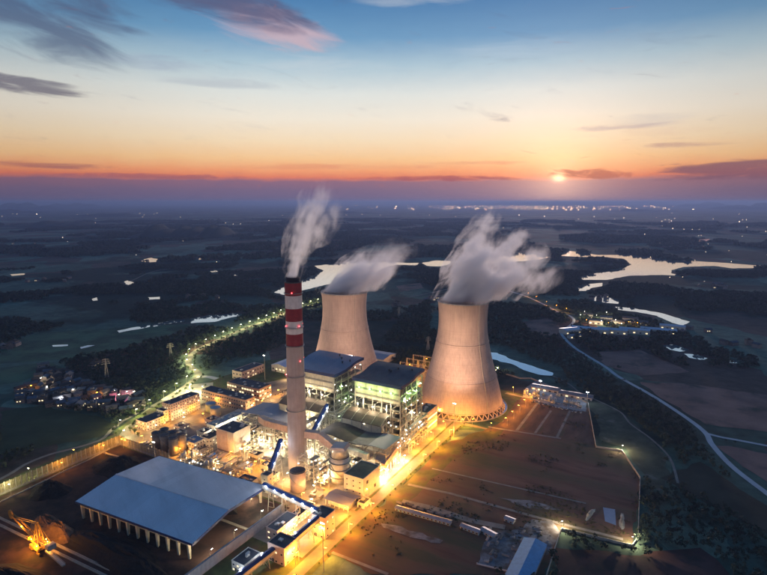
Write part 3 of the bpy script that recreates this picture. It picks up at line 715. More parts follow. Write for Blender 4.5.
def wavy_roof(t, u0, u1, v0, v1, z, fn, th, m, name='roof', n=18, axis='u', seg=1, over=1.2):
    """roof sheet whose height follows fn(0..1) along one axis, split into seg sheets across the other"""
    for k in range(seg):
        b0 = v0 + (v1-v0)*k/seg + (0.06 if k else -over); b1 = v0 + (v1-v0)*(k+1)/seg + (over if k == seg-1 else -.06)
        poly = []
        for i in range(n+1): f = i/n; poly.append((u0-over+(u1-u0+2*over)*f, z+fn(f)))
        poly = poly + [(p, q+th) for p, q in reversed(poly)]
        s = MB(); s.prism(poly, b0, b1, 'v' if axis == 'u' else 'u'); s.build(name, m, t)
def boiler(label, u0, u1, v0, v1, roofm, glow, big):
    D = v1-v0; Lu = u1-u0
    t = thing('boiler_house', label, 'boiler house', u0, v0)
    us = [Lu*i/4 for i in range(5)]; vs = [D*i/5 for i in range(6)]; zs = [0, 10, 20, 30, 39, 48, 57, 66, 75]
    steel_frame(t, us, vs, zs, 1.0, .6, steel_m, lamps_n=20)
    f = lambda x: 5.5*(1/(1+math.exp(-(x-.55)*11))) - .8*x
    wavy_roof(t, 0, Lu, 0, D, 77, f, 1.0, roofm, seg=6, over=2.2)
    s = MB(); s.box(-2.5, -2.22, -2.4, D+2.4, 74.6, 78.2); s.build('fascia', roof_navy, t)
    n = 14; lo = [(-2.2+(Lu+4.4)*i/n, 77+f(i/n)-2.3) for i in range(n+1)]; hi = [(p, q+3.4) for p, q in reversed(lo)]
    for e in (D+2.25, -2.55):
        s = MB(); s.prism(lo+hi, e, e+.3, 'v'); s.build('fascia', roof_navy, t)
    # boiler casing inside, clad band at the top of the front
    s = MB(); s.box(Lu*.22, Lu*.86, D*.16, D*.84, 12, 70); fur = s.build('furnace_casing', cream_m, t)
    s = MB()
    for z in range(16, 70, 6): s.box(Lu*.22-.5, Lu*.86+.5, D*.16-.5, D*.84+.5, z, z+.8)
    s.build('buckstay', steel_m, fur)
    npan = 8
    for k in range(npan):
        s = MB(); a = D*k/npan+.12; b = D*(k+1)/npan-.12; s.box(-.95, -.55, a, b, 56, 74.4); s.build('wall_panel', cream_m, t)
    for zz, hh in ((59, 2.0), (66, 2.2)):
        s = MB(); s.box(-1.12, -.97, 1.5, D-1.5, zz, zz+hh); s.build('louvre_band', mat('grey_louvre', (.25, .23, .2), .6), t)
    # grating floors
    for z in zs[1:-1]:
        s = MB(); s.box(.6, Lu*.2, .6, D-.6, z-.1, z+.05); s.box(.6, Lu-.6, D*.86, D-.6, z-.1, z+.05); s.build('floor_grating', mat('grating', (.20, .19, .17), .6), t)
        s = MB()
        for hz in (.6, 1.2): s.bar((.2, D+.35, z+hz), (Lu-.2, D+.35, z+hz), .12); s.bar((-.35, .2, z+hz), (-.35, D-.2, z+hz), .12)
        for k in range(16): s.bar((Lu*k/15, D+.35, z), (Lu*k/15, D+.35, z+1.2), .09)
        s.build('railing', steel_m, t)
    # stair tower on the front right corner
    s = MB()
    for i in range(16):
        z = i*4.6; a, b = ((1.2, 6.5) if i % 2 else (6.5, 1.2)); s.bar((a, D+1.9, z), (b, D+1.9, z+4.6), .9, .25); s.box(.2, 7.4, D+.9, D+2.9, z+4.5, z+4.62)
    for a in (.3, 7.3):
        for b in (D+.9, D+2.9): s.box(a-.15, a+.15, b-.15, b+.15, 0, 74)
    s.build('stair_tower', steel_m, t)
    # vertical and horizontal pipework on the near faces
    for k in range(7):
        s = MB(); y = D*(.08+.13*k); r = random.uniform(.4, .9); x = random.uniform(-2.6, -1.8); zt = random.uniform(46, 55); s.tube([(x, y, 22), (x, y, zt), (2, y+random.uniform(-2, 2), zt+1)], r, 8); s.build('pipe', ins_m, t, smooth=True)
    for k in range(6):
        s = MB(); z = random.choice((14, 24, 33, 42, 51, 60)); x = random.uniform(4, Lu-20); r = random.uniform(.5, 1.0); s.tube([(x, D-1.5, z+2), (x+random.uniform(8, 18), D-1.5, z+2), (x+18, D-1.5, z+random.uniform(6, 12))], r, 8); s.build('pipe', ins_m, t, smooth=True)
    s = MB(); s.tube([(Lu*.4, D*.05, 72.5), (Lu*.4, D*.95, 72.5)], 1.5, 14); s.build('steam_drum', ins_m, t, smooth=True)
    # roof gear
    for k in range(4):
        s = MB(); x = random.uniform(Lu*.55, Lu*.9); y = random.uniform(D*.2, D*.95); s.lathe([(.8, 0), (.8, 1.8), (1.3, 1.9), (1.3, 2.4)], 10); s.build('roof_vent', dark_m, t, (x, y, 77+f(x/Lu)+.9))
    return t
boiler('boiler house with a plain blue wavy roof beside the banded chimney', 497, 558, -181, -115, roof_bl2, False, 1)
boiler('boiler house with a brownish wavy roof and green-lit top floor', 500, 555, -87, -27, mat('dull_roof', (.12, .095, .095), .55, .0, var=.25, scale=.08), True, 2)
# coal bunker bay: one per unit
def bunker(label, u0, u1, v0, v1):
    D = v1-v0; Lu = u1-u0; t = thing('bunker_bay', label, 'bunker bay', u0, v0)
    n = 4
    for k in range(n):
        a = D*k/n; b = D*(k+1)/n
        s = MB(); s.prism([(-1.5, 36.5), (Lu*.5, 41.5), (Lu, 43), (Lu, 43.6), (Lu*.5, 42.1), (-1.5, 37.1)], a+.15, b-.15, 'v'); s.build('roof_sheet', roof_br, t)
        s = MB(); s.box(0, .4, a+.3, b-.3, 24, 36.4); s.build('wall_panel', cream_m, t)
        s = MB(); cx, cyy = Lu*.45, (a+b)/2; s.lathe([(1.4, 14), (4.4, 22), (4.4, 35)], 16, cx, cyy); s.build('coal_bunker', steel_m, t, smooth=True)
    s = MB()
    for k in range(n+1): s.bar((-1.6, D*k/n, 37.3), (Lu*.5, D*k/n, 42.3), .3, .35); s.bar((Lu*.5, D*k/n, 42.3), (Lu, D*k/n, 43.8), .3, .35)
    s.build('roof_rib', steel_m, t)
    steel_frame(t, [0, Lu/2, Lu-.6], [0, D/4, D/2, 3*D/4, D], [0, 12, 24, 36.4], .9, .6)
    s = MB(); s.box(.5, Lu-1, 0.5, D-.5, 11.6, 12); s.box(.5, Lu-1, .5, D-.5, 23.5, 23.9); s.build('floor_slab', conc_gray, t)
    for k in range(3):
        s = MB(); y = D*(.2+.3*k); s.lathe([(3.0, 0), (3.4, 3), (2.0, 7), (1.2, 9)], 16, Lu*.35, y); s.build('coal_mill', ins_m, t, smooth=True)
bunker('brown-roofed coal bunker bay in front of the green-lit boiler house', 477, 496, -90, -38)
bunker('brown-roofed coal bunker bay in front of the blue-roofed boiler house', 475, 493, -182, -120)
# turbine hall behind the boilers
block('turbine_hall', 'long low turbine hall behind the two boiler houses', 'turbine hall', 566, 590, -200, -40, 22, cream_m, roof_bl2, ridge=('v', 4), win=dict(floors=2, step=8, w=3, wh=4, litp=.4, z0=3))
block('control_building', 'pink and white striped control building next to the ring road', 'building', 556, 586, -36, -20, 27, pink_m, roof_dk, kit=5, win=None)
def control_bands():
    t = [o for o in C.objects if o.name.startswith('control_building')][0]
    for k in range(5):
        s = MB(); s.box(.8, 29.2, 8.02, 8.35, 2.6+5*k, 4.6+5*k); s.build('window_band', lit_m if k in (1, 3) else white_m, t)
        s = MB(); s.box(-.35, -.02, -7, 7, 2.6+5*k, 4.4+5*k); s.build('window_band', glass_m, t)
control_bands()
# ================================================================== PRECIPITATORS AND DUCTS
def precipitator(label, u0, u1, v0, v1, z, m_list, wave):
    D = v1-v0; Lu = u1-u0; t = thing('precipitator', label, 'precipitator', u0, v0)
    seg = len(m_list)
    for k, m in enumerate(m_list):
        a = D*k/seg; b = D*(k+1)/seg; n = 8; poly = []
        for i in range(n+1):
            y = a + (b-a)*i/n; poly.append((y+(.06 if i == 0 else -.06 if i == n else 0), z+wave(y/D)))
        poly += [(p, q+.7) for p, q in reversed(poly)]
        s = MB(); s.prism(poly, -1.5, Lu+1.5, 'u'); s.build('roof_sheet', m, t)
    nb = 6
    for k in range(nb):
        a = D*k/nb; b = D*(k+1)/nb
        s = MB(); s.box(Lu*.18, Lu*.94, a+.7, b-.7, 11, z-7); c = s.build('casing', pale_m, t)
        for j in range(3):
            x0 = Lu*(.18+.253*j); x1 = x0+Lu*.253
            q = MB(); q.add([(x0,a+.7,10.9),(x1,a+.7,10.9),(x1,b-.7,10.9),(x0,b-.7,10.9),((x0+x1)/2-.4,(a+b)/2-.4,5),((x0+x1)/2+.4,(a+b)/2-.4,5),((x0+x1)/2+.4,(a+b)/2+.4,5),((x0+x1)/2-.4,(a+b)/2+.4,5)], [(3,2,1,0),(4,5,6,7),(0,1,5,4),(1,2,6,5),(2,3,7,6),(3,0,4,7)])
            q.build('hopper', steel_m, c)
        s = MB(); x = Lu*.18; s.add([(x,a+1.2,12),(x,b-1.2,12),(x,b-1.2,z-8.5),(x,a+1.2,z-8.5),(-3.5,a+3,15),(-3.5,b-3,15),(-3.5,b-3,z-11),(-3.5,a+3,z-11)], [(3,2,1,0),(4,5,6,7),(0,1,5,4),(1,2,6,5),(2,3,7,6),(3,0,4,7)])
        s.build('inlet_nozzle', ins_m, t)
    steel_frame(t, [0, Lu*.33, Lu*.66, Lu], [D*k/nb for k in range(nb+1)], [0, 10.5, z-6, z-.6], .6, .4)
    s = MB()
    for k in range(30):
        x = random.uniform(1, Lu-1); y = random.uniform(1, D-1); h = random.uniform(.8, 2.2); s.box(x-.7, x+.7, y-.7, y+.7, z-6.9, z-6.9+h)
    s.build('rectifier_units', mat('grey_units', (.35, .37, .36), .5, .2), t)
    s = MB(); s.tube([(-5, 2, 9), (-5, D-2, 9)], 1.6, 12); s.build('flue_duct', ins_m, t, smooth=True)
    return t
precipitator('precipitator under a long wavy brown-to-blue roof beside the main road', 445, 476, -100, -14, 28, [roof_br, roof_br, mat('dusk_roof', (.10, .10, .13), .5, .2, var=.2), roof_bl2], lambda f: 1.6*math.sin(f*9.0))
precipitator('precipitator under a rounded blue roof behind the white block', 452, 488, -222, -150, 24, [roof_bl2, roof_bl2, roof_bl2], lambda f: 3.2*math.sin(f*math.pi))
def duct(name, label, pts, w, h, m, cat='duct', group=None, legs=()):
    (u, v, z) = pts[0]; t = thing(name, label, cat, u, v, 0, 0, group)
    for a, b in zip(pts[:-1], pts[1:]):
        s = MB(); s.bar((a[0]-u, a[1]-v, a[2]), (b[0]-u, b[1]-v, b[2]), w, h); s.build('duct_section', m, t)
        d = Vector(b)-Vector(a); n = max(2, int(d.length/5)); q = MB()
        for k in range(n+1):
            c = Vector(a)-Vector((u, v, 0))+d*k/n; e = d.normalized()*.2; q.bar(tuple(c-e), tuple(c+e), w+.5, h+.5)
        q.build('stiffener', m, t)
    for (lu, lv, lz) in legs:
        s = MB(); s.box(lu-u-.5, lu-u+.5, lv-v-.5, lv-v+.5, 0, lz); s.build('leg', steel_m, t)
    return t
duct('flue_duct', 'broad pinkish duct running from the chimney to the round absorber', [(412, -92, 42), (418, -78, 41), (419, -56, 30)], 7, 7, pink_m, legs=((414, -82, 37), (420, -68, 32)))
duct('flue_duct', 'pale horizontal duct leaving the chimney towards the rounded blue roof', [(416, -110, 34), (428, -122, 34), (434, -165, 30), (446, -185, 26)], 7, 7, pink_m, legs=((430, -135, 29), (432, -152, 27), (440, -176, 23)))
duct('flue_duct', 'sloping pink duct at the road end of the wavy-roofed precipitator', [(476, -16, 22), (440, -15, 13)], 5, 6, pink_m, legs=((464, -16, 15), (452, -16, 12)))
duct('flue_duct', 'pale duct in front of the wavy-roofed precipitator', [(438, -92, 22), (436, -30, 22)], 5, 5, ins_m, legs=((438, -84, 19), (437, -64, 19), (436, -44, 19)))
def tank(label, u, v, r, h, wall, roof, cat='tank', name='tank', dome=0.0, group=None, rings=4, z0=0.0, cone=None):
    t = thing(name, label, cat, u, v, 0, random.uniform(0, 360), group)
    s = MB(); s.lathe([(r, z0), (r, h)], 40); s.build('shell', wall, t, smooth=False)
    for p in t.children[0].data.polygons: p.use_smooth = len(p.vertices) == 4
    s = MB(); s.lathe([(r+.25, h), (r+.25, h+.3), (r*.55, h+.3+dome*.75), (.15, h+.35+dome)], 40); rf = s.build('roof', roof, t)
    for k in range(rings):
        z = z0+(h-z0)*(k+.5)/rings; s = MB(); s.lathe([(r+.02, z), (r+.25, z), (r+.25, z+.35), (r+.02, z+.35)], 40, cap=False); s.build('hoop', wall, t)
    s = MB(); s.lathe([(r+.1, h+1.3), (r+.2, h+1.3), (r+.2, h+1.4), (r+.1, h+1.4)], 32, cap=False)
    for k in range(16): s.bar((r*math.cos(k*.3927)+.1*math.cos(k*.3927), (r+.1)*math.sin(k*.3927), h+.3), ((r+.1)*math.cos(k*.3927), (r+.1)*math.sin(k*.3927), h+1.35), .08)
    s.build('railing', steel_m, rf)
    s = MB()
    n = int(r*5)
    for k in range(24):
        a = k*.13; z = z0+(h-z0)*k/24; s.bar(((r+.7)*math.cos(a), (r+.7)*math.sin(a), z), ((r+.7)*math.cos(a+.13), (r+.7)*math.sin(a+.13), z+(h-z0)/24), .8, .15)
    s.build('spiral_stair', steel_m, t)
    return t
def absorber():
    t = tank('round pale absorber vessel with a dark peaked hood at the duct end', 414, -50, 9.5, 27, pale_m, roof_dk, 'absorber', 'absorber_tower', rings=5)
    s = MB(); s.lathe([(9.2, 27.4), (7.2, 33), (7.2, 36)], 32); s.build('outlet_cone', ins_m, t, smooth=True)
    s = MB(); s.prism([(-8.5, 36), (8.5, 36), (7, 39.5), (-7, 38)], -7, 8, 'v'); s.build('hood', roof_bl2, t)
    for z in (7, 15, 22):
        s = MB(); s.lathe([(9.6, z), (11.4, z), (11.4, z+.2), (9.6, z+.2)], 32, cap=False); s.build('walkway', steel_m, t)
absorber()
tank('pale banded silo with a dark flat top at the foot of the chimney', 379, -76, 7.6, 20, pink_m, roof_dk, 'silo', 'silo', .8, rings=4)
for (u, v, m, l) in ((477, -306, mat('pale_green_tank', (.36, .42, .30), .5, var=.1), 'greenish round tank standing behind the cream one'), (470, -289, cream_m, 'cream round tank in front of the greenish one')):
    tank(l, u, v, 6.6, 11, m, mat('blue_tank_top', (.25, .33, .42), .5), rings=3, dome=.6)
for i in range(3):
    for j in range(2):
        tank('brownish storage silo in the double row behind the blue shed', 367+j*11, -272+i*14.5, 5.0, 20, mat('silo_brown', (.26, .21, .17), .7, var=.2, streak=.2), roof_dk, 'silo', 'storage_silo', 1.2, group='double row of storage silos', rings=3)
# ================================================================== BUILDINGS OF THE PLANT
W6 = dict(floors=6, step=3.4, w=1.6, wh=1.7, litp=.10)
block('office_building', 'long six-storey pink office block along the approach road', 'office building', 427, 474, -339, -323, 22, pink_m, roof_dk, win=W6, kit=4)
block('office_building', 'low pink annex between the six-storey office block and the brown silos', 'office building', 391, 419, -343, -323, 11, pink_m, roof_dk, win=dict(floors=3, step=3.4, w=1.6, wh=1.7, litp=.15), kit=2)
block('gatehouse', 'small pale stair block on the end of the six-storey office', 'building', 419.5, 426.5, -341, -327, 15, pale_m, roof_dk, win=dict(floors=4, step=4, w=1.4, wh=1.5, litp=.1), kit=0)
block('workshop_building', 'long brick-coloured workshop with dark flat roof beside the entrance plaza', 'building', 498, 516, -347, -262, 16, brick_m, roof_dk, win=dict(floors=3, step=4.2, w=2.6, wh=2.0, litp=.12), kit=9)
block('workshop_building', 'taller flat-roofed workshop with bright white windows behind the brick one', 'building', 535, 560, -335, -272, 18, brick_m, roof_dk, win=dict(floors=3, step=4.6, w=3.4, wh=2.4, litp=.45), kit=7)
block('canteen_building', 'detached pink two-storey building by the grass near the entrance', 'building', 590, 640, -381, -360, 13, pink_m, roof_dk, win=dict(floors=2, step=5, w=2.6, wh=2.2, litp=.25), kit=3)
block('warehouse', 'pale blue roofed warehouse past the two-storey pink building', 'warehouse', 650, 700, -352, -322, 11, pale_m, roof_bl, ridge=('u', 3.5), win=dict(floors=1, step=7, w=3, wh=2.5, litp=.4, z0=4))
block('pump_house', 'long white flat-roofed pump house with roof fans by the round tanks', 'building', 431, 486, -262, -247, 8, pale_m, mat('pale_roof', (.40, .38, .37), .7, var=.2), win=dict(floors=1, step=4, w=2, wh=2.2, litp=.3, z0=3), kit=16)
block('water_plant', 'white flat-roofed shed between the pump house and the rounded blue roof', 'building', 474, 492, -250, -228, 7, pale_m, mat('pale_roof', (.4, .38, .37), .7), win=dict(floors=1, step=4, w=2.4, wh=2, litp=.5, z0=3), kit=8)
block('ash_block', 'tall white windowless block with a pink end wall', 'building', 402, 428, -213, -186, 24, pale_m, roof_dk, win=None, kit=4)
s_ = MB(); s_.box(-.3, -.02, -13.2, 4, .7, 23.8); s_.build('end_wall', pink_m, [o for o in C.objects if o.name.startswith('ash_block')][0], label='pink rendered end wall')
block('control_room', 'small cream building with slate roof beside the brown silos', 'building', 384, 400, -247, -230, 9, pale_m, roof_bl2, win=dict(floors=2, step=3.5, w=1.8, wh=1.6, litp=.4), kit=3)
block('control_room', 'cream square building with brown roof facing the settling tanks', 'building', 399, 420, -237, -222, 10, pale_m, roof_br, win=dict(floors=2, step=3.5, w=1.8, wh=1.6, litp=.4), kit=2)
block('gypsum_building', 'plain white box building at the corner of the main road', 'building', 393, 424, -31, -9, 22, pale_m, mat('olive_roof', (.11, .105, .08), .8, var=.3), win=dict(floors=4, step=5.5, w=1.4, wh=1.3, litp=.05, faces='u'), kit=0)
for k, (a, z) in enumerate(((6, 15), (20, 5))):
    s = MB(); s.box(a, a+2.6, 11.02, 11.4, z, z+3); s.build('vent_hood', dark_m, [o for o in C.objects if o.name.startswith('gypsum_building')][0])
def pavilion():
    t = thing('pavilion', 'open pavilion with a slate blue ridged roof on the bright forecourt', 'pavilion', 371, -37)
    s = MB(); s.prism([(-1, 6.2), (9, 8.2), (19, 6.2), (19, 6.6), (9, 8.7), (-1, 6.6)], -1, 27, 'v'); s.build('roof', roof_bl2, t)
    s = MB(); s.box(2, 16, 2, 24, .2, 5); s.build('wall', pale_m, t)
    for u in (0, 18):
        for k in range(6): q = MB(); q.box(-.3, .3, -.3, .3, 0, 6.25); q.build('column', pale_m, t, (u, .5+5*k, 0))
    s = MB(); s.box(-2, 20, -2, 28, 0, .25); s.build('plinth', conc_gray, t)
pavilion()
block('substation_hut', 'small dark-roofed hut on the forecourt next to the pavilion', 'building', 382, 393, -8.5, -7+6, 5, pale_m, roof_dk, kit=1, win=dict(floors=1, step=3, w=1.2, wh=1.2, litp=.5))
block('pump_hut', 'black-roofed hut just behind the ridge of the blue shed', 'building', 352, 366, -134, -116, 7, cream_m, roof_dk, kit=2, win=dict(floors=1, step=3.5, w=1.6, wh=1.4, litp=.3))
block('pump_hut', 'black-roofed hut under the small sloping conveyor', 'building', 372, 384, -118, -104, 8, cream_m, roof_dk, kit=1, win=dict(floors=2, step=3.5, w=1.6, wh=1.4, litp=.3))
block('transfer_tower', 'narrow cream tower below the small sloping conveyor', 'tower', 358, 366, -104, -96, 18, cream_m, roof_dk, kit=0, win=dict(floors=3, step=4, w=1.4, wh=1.4, litp=.2))
# settling tanks (round and rectangular) in the orange yard
def basin(label, u0, u1, v0, v1):
    t = thing('settling_tank', label, 'settling tank', u0, v0, 0, 0, 'open settling tanks'); a, b = u1-u0, v1-v0; s = MB()
    s.box(0, a, 0, .5, 0, 2); s.box(0, a, b-.5, b, 0, 2); s.box(0, .5, .5, b-.5, 0, 2); s.box(a-.5, a, .5, b-.5, 0, 2); s.build('wall', conc_gray, t)
    s = MB(); s.box(.5, a-.5, .5, b-.5, .1, 1.3); s.build('water_surface', water, t)
    s = MB(); s.box(-.1, a+.1, b/2-.6, b/2+.6, 2.02, 2.2); s.bar((0, b/2-.6, 3.1), (a, b/2-.6, 3.1), .08); s.build('walkway', steel_m, t)
for q in ((380, 398, -207, -190), (380, 398, -186, -168), (380, 396, -162, -146)): basin('rectangular open concrete settling tank in the sodium-lit yard', *q)
# switchyard between the cooling towers ------------------------------------------------
def gantry(u, v, w, h):
    t = thing('switchyard_gantry', 'lattice steel gantry of the lit switchyard between the cooling towers', 'gantry', u, v, 0, 0, 'switchyard gantries')
    def leg():
        s = MB()
        for a, b in ((-1.2, -1.2), (1.2, -1.2), (1.2, 1.2), (-1.2, 1.2)): s.bar((a, b, 0), (a*.25, b*.25, h), .25)
        for k in range(8):
            z = h*k/8; f = 1-.75*k/8; g = 1-.75*(k+1)/8; s.bar((-1.2*f, -1.2*f, z), (1.2*g, -1.2*g, z+h/8), .16); s.bar((1.2*f, 1.2*f, z), (-1.2*g, 1.2*g, z+h/8), .16); s.bar((-1.2*f, 1.2*f, z), (-1.2*g, -1.2*g, z+h/8), .16)
        return s.mesh('lattice_leg')
    for k in (0, w): put(cached(('gl', h), leg), 'lattice_leg', steel_m, t, (0, k, 0))
    def bm():
        s = MB()
        for a, z in ((-.6, h-1.2), (.6, h-1.2), (0, h)): s.bar((a, 0, z), (a, w, z), .22)
        n = 8
        for k in range(n): s.bar((-.6, w*k/n, h-1.2), (0, w*(k+1)/n, h), .14); s.bar((.6, w*k/n, h-1.2), (0, w*(k+1)/n, h), .14)
        return s.mesh('lattice_beam')
    put(cached(('gb', h, w), bm), 'lattice_beam', steel_m, t)
    for k in (.25, .5, .75):
        s = MB(); s.lathe([(.15, -2.6), (.35, -2.2), (.2, -1.8), (.35, -1.4), (.15, 0)], 8); put(cached('ins', lambda: s.mesh('insulator')), 'insulator', mat('brown_porcelain', (.16, .07, .04), .3), t, (0, w*k, h-1.2))
for i in range(5):
    for j in range(3): gantry(700+i*24, -160+j*22, 20, 20)
sheet_uv('switchyard_gravel', [(690,-175),(690,-92),(815,-92),(815,-175)], mat('switch_gravel', (.24, .2, .17), .9, var=.3, scale=.2))
block('relay_building', 'low blue-grey roofed hall behind the far cooling tower', 'building', 770, 815, -250, -205, 10, pale_m, roof_bl2, ridge=('v', 3), win=None)
# ================================================================== COAL SHED
def shed():
    t = thing('coal_shed', 'huge open-sided coal shed with a pale blue ridged sheet roof', 'shed', 242, -217, 0, 4.5)
    U, V, ze, zr = 93, 139, 16, 21.5; mid = 42
    n = 16
    for k in range(n):
        a = V*k/n; b = V*(k+1)/n-.05
        s = MB(); s.prism([(0, ze), (mid, zr), (mid, zr+.4), (0, ze+.4)], a, b, 'v'); s.build('roof_sheet', shed_b, t)
        s = MB(); s.prism([(mid+.05, zr), (U, ze+1), (U, ze+1.4), (mid+.05, zr+.4)], a, b, 'v'); s.build('roof_sheet', shed_a, t)
    s = MB(); s.box(mid-.6, mid+.6, -.3, V+.3, zr+.42, zr+.7); s.build('ridge_cap', shed_a, t)
    for (a, za, b, zb) in ((0, ze, mid, zr), (mid, zr, U, ze+1)):
        for y in (-.3, V+.05):
            s = MB(); s.prism([(a, za-1.8), (b, zb-1.8), (b, zb+.5), (a, za+.5)], y, y+.25, 'v'); s.build('gable_fascia', roof_navy, t)
    for x in (-.3, U+.02): s = MB(); z = ze if x < 0 else ze+1; s.box(x, x+.28, -.3, V+.3, z-1.3, z+.5); s.build('eaves_fascia', roof_navy, t)
    def col(h):
        s = MB(); s.prism([(-.7, 0), (.7, 0), (1.7, h), (-1.7, h)], -.8, .8, 'v'); return s.mesh('column')
    for k in range(12):
        put(cached('shedcol', lambda: col(ze-.6)), 'column', cream_m, t, (2.2, 6+k*(V-12)/11, 0))
        put(cached('shedcol2', lambda: col(ze+.4)), 'column', cream_m, t, (U-2.2, 6+k*(V-12)/11, 0))
    for x, z in ((2.2, ze-4.5), (U-2.2, ze-3.6)):
        s = MB(); s.box(x-.25, x+.25, 6, V-6, z, z+.6); s.build('tie_beam', cream_m, t)
    for k in range(12):       # roof trusses
        y = 6+k*(V-12)/11; s = MB(); s.bar((2, y, ze-1), (mid, y, zr-1.2), .5); s.bar((mid, y, zr-1.2), (U-2, y, ze-.2), .5); s.bar((2, y, ze-3.4), (mid, y, zr-4), .4); s.bar((mid, y, zr-4), (U-2, y, ze-2.6), .4)
        for j in range(12):
            x = 2+(U-4)*j/12; x2 = x+(U-4)/12; f = lambda q: (ze-1+(zr-.2-ze)*min(q, mid)/mid if q < mid else zr-1.2-(zr-ze-1)*(q-mid)/(U-mid)); s.bar((x, y, f(x)), (x2, y, f(x2)-2.6), .25)
        s.build('roof_truss', steel_m, t)
    return t
shed()
def heap(label, cu, cv, lu, lv, h, m, rot=0, seed=0, group=None, name='coal_heap', cat='coal heap'):
    t = MB(); rr = random.Random(seed); n, mm = 28, 14; vs = []; fs = []
    ph = [rr.uniform(0, 6.28) for _ in range(6)]
    for j in range(mm+1):
        f = j/mm
        for i in range(n):
            a = 2*math.pi*i/n; k = 1 + .10*math.sin(3*a+ph[0]) + .06*math.sin(5*a+ph[1]) + .04*math.sin(9*a+ph[2])
            r = 1-f; z = h*min(1, 1.25*f)*(1+.12*math.sin(4*a+ph[3]+6*f)+.08*rr.uniform(-1, 1)) if j else 0
            r = .42+.58*r if lv > 2*lu else r*.85+.15
            vs.append((lu/2*(1-f*.92 if lv > 1.6*lu else r)*k*math.cos(a)+rr.uniform(-.3, .3), lv/2*r*k*math.sin(a)+rr.uniform(-.3, .3), z))
    for j in range(mm):
        for i in range(n):
            q = (i+1) % n; fs.append((j*n+i, j*n+q, (j+1)*n+q, (j+1)*n+i))
    fs.append(tuple(mm*n+i for i in range(n))); t.add(vs, fs)
    o = t.build(name, m); x, y = XY(cu, cv); o.location = (x, y, .1); o.rotation_euler = (0, 0, R(60+rot)); o['label'] = label; o['category'] = cat
    if group: o['group'] = group
    return o
heap('long black coal heap lying under the shed roof', 268, -155, 40, 120, 10, coal_m, seed=1); heap('second black coal heap under the back slope of the shed roof', 318, -150, 34, 110, 9, coal_m, seed=2)
heap('dark coal heap between the dust screen and the shed', 318, -270, 46, 60, 9, coal_m, seed=3); heap('dark coal heap beside the shed eaves and stacker rails', 228, -140, 34, 130, 8, coal_m, seed=4)
heap('sodium-lit earth bank behind the stacker machine', *UV(52, 532), 26, 58, 11, mat('brown_coal_bank', (.14, .085, .055), .95, var=.4, scale=.2, bump=.6), seed=5, name='earth_bank', cat='earth bank')
heap('dark coal heap by the foot of the dust screen', 255, -285, 34, 44, 8, coal_m, seed=6); heap('low black coal heap nearest the rail tracks', 170, -170, 36, 90, 7, coal_m, seed=8)
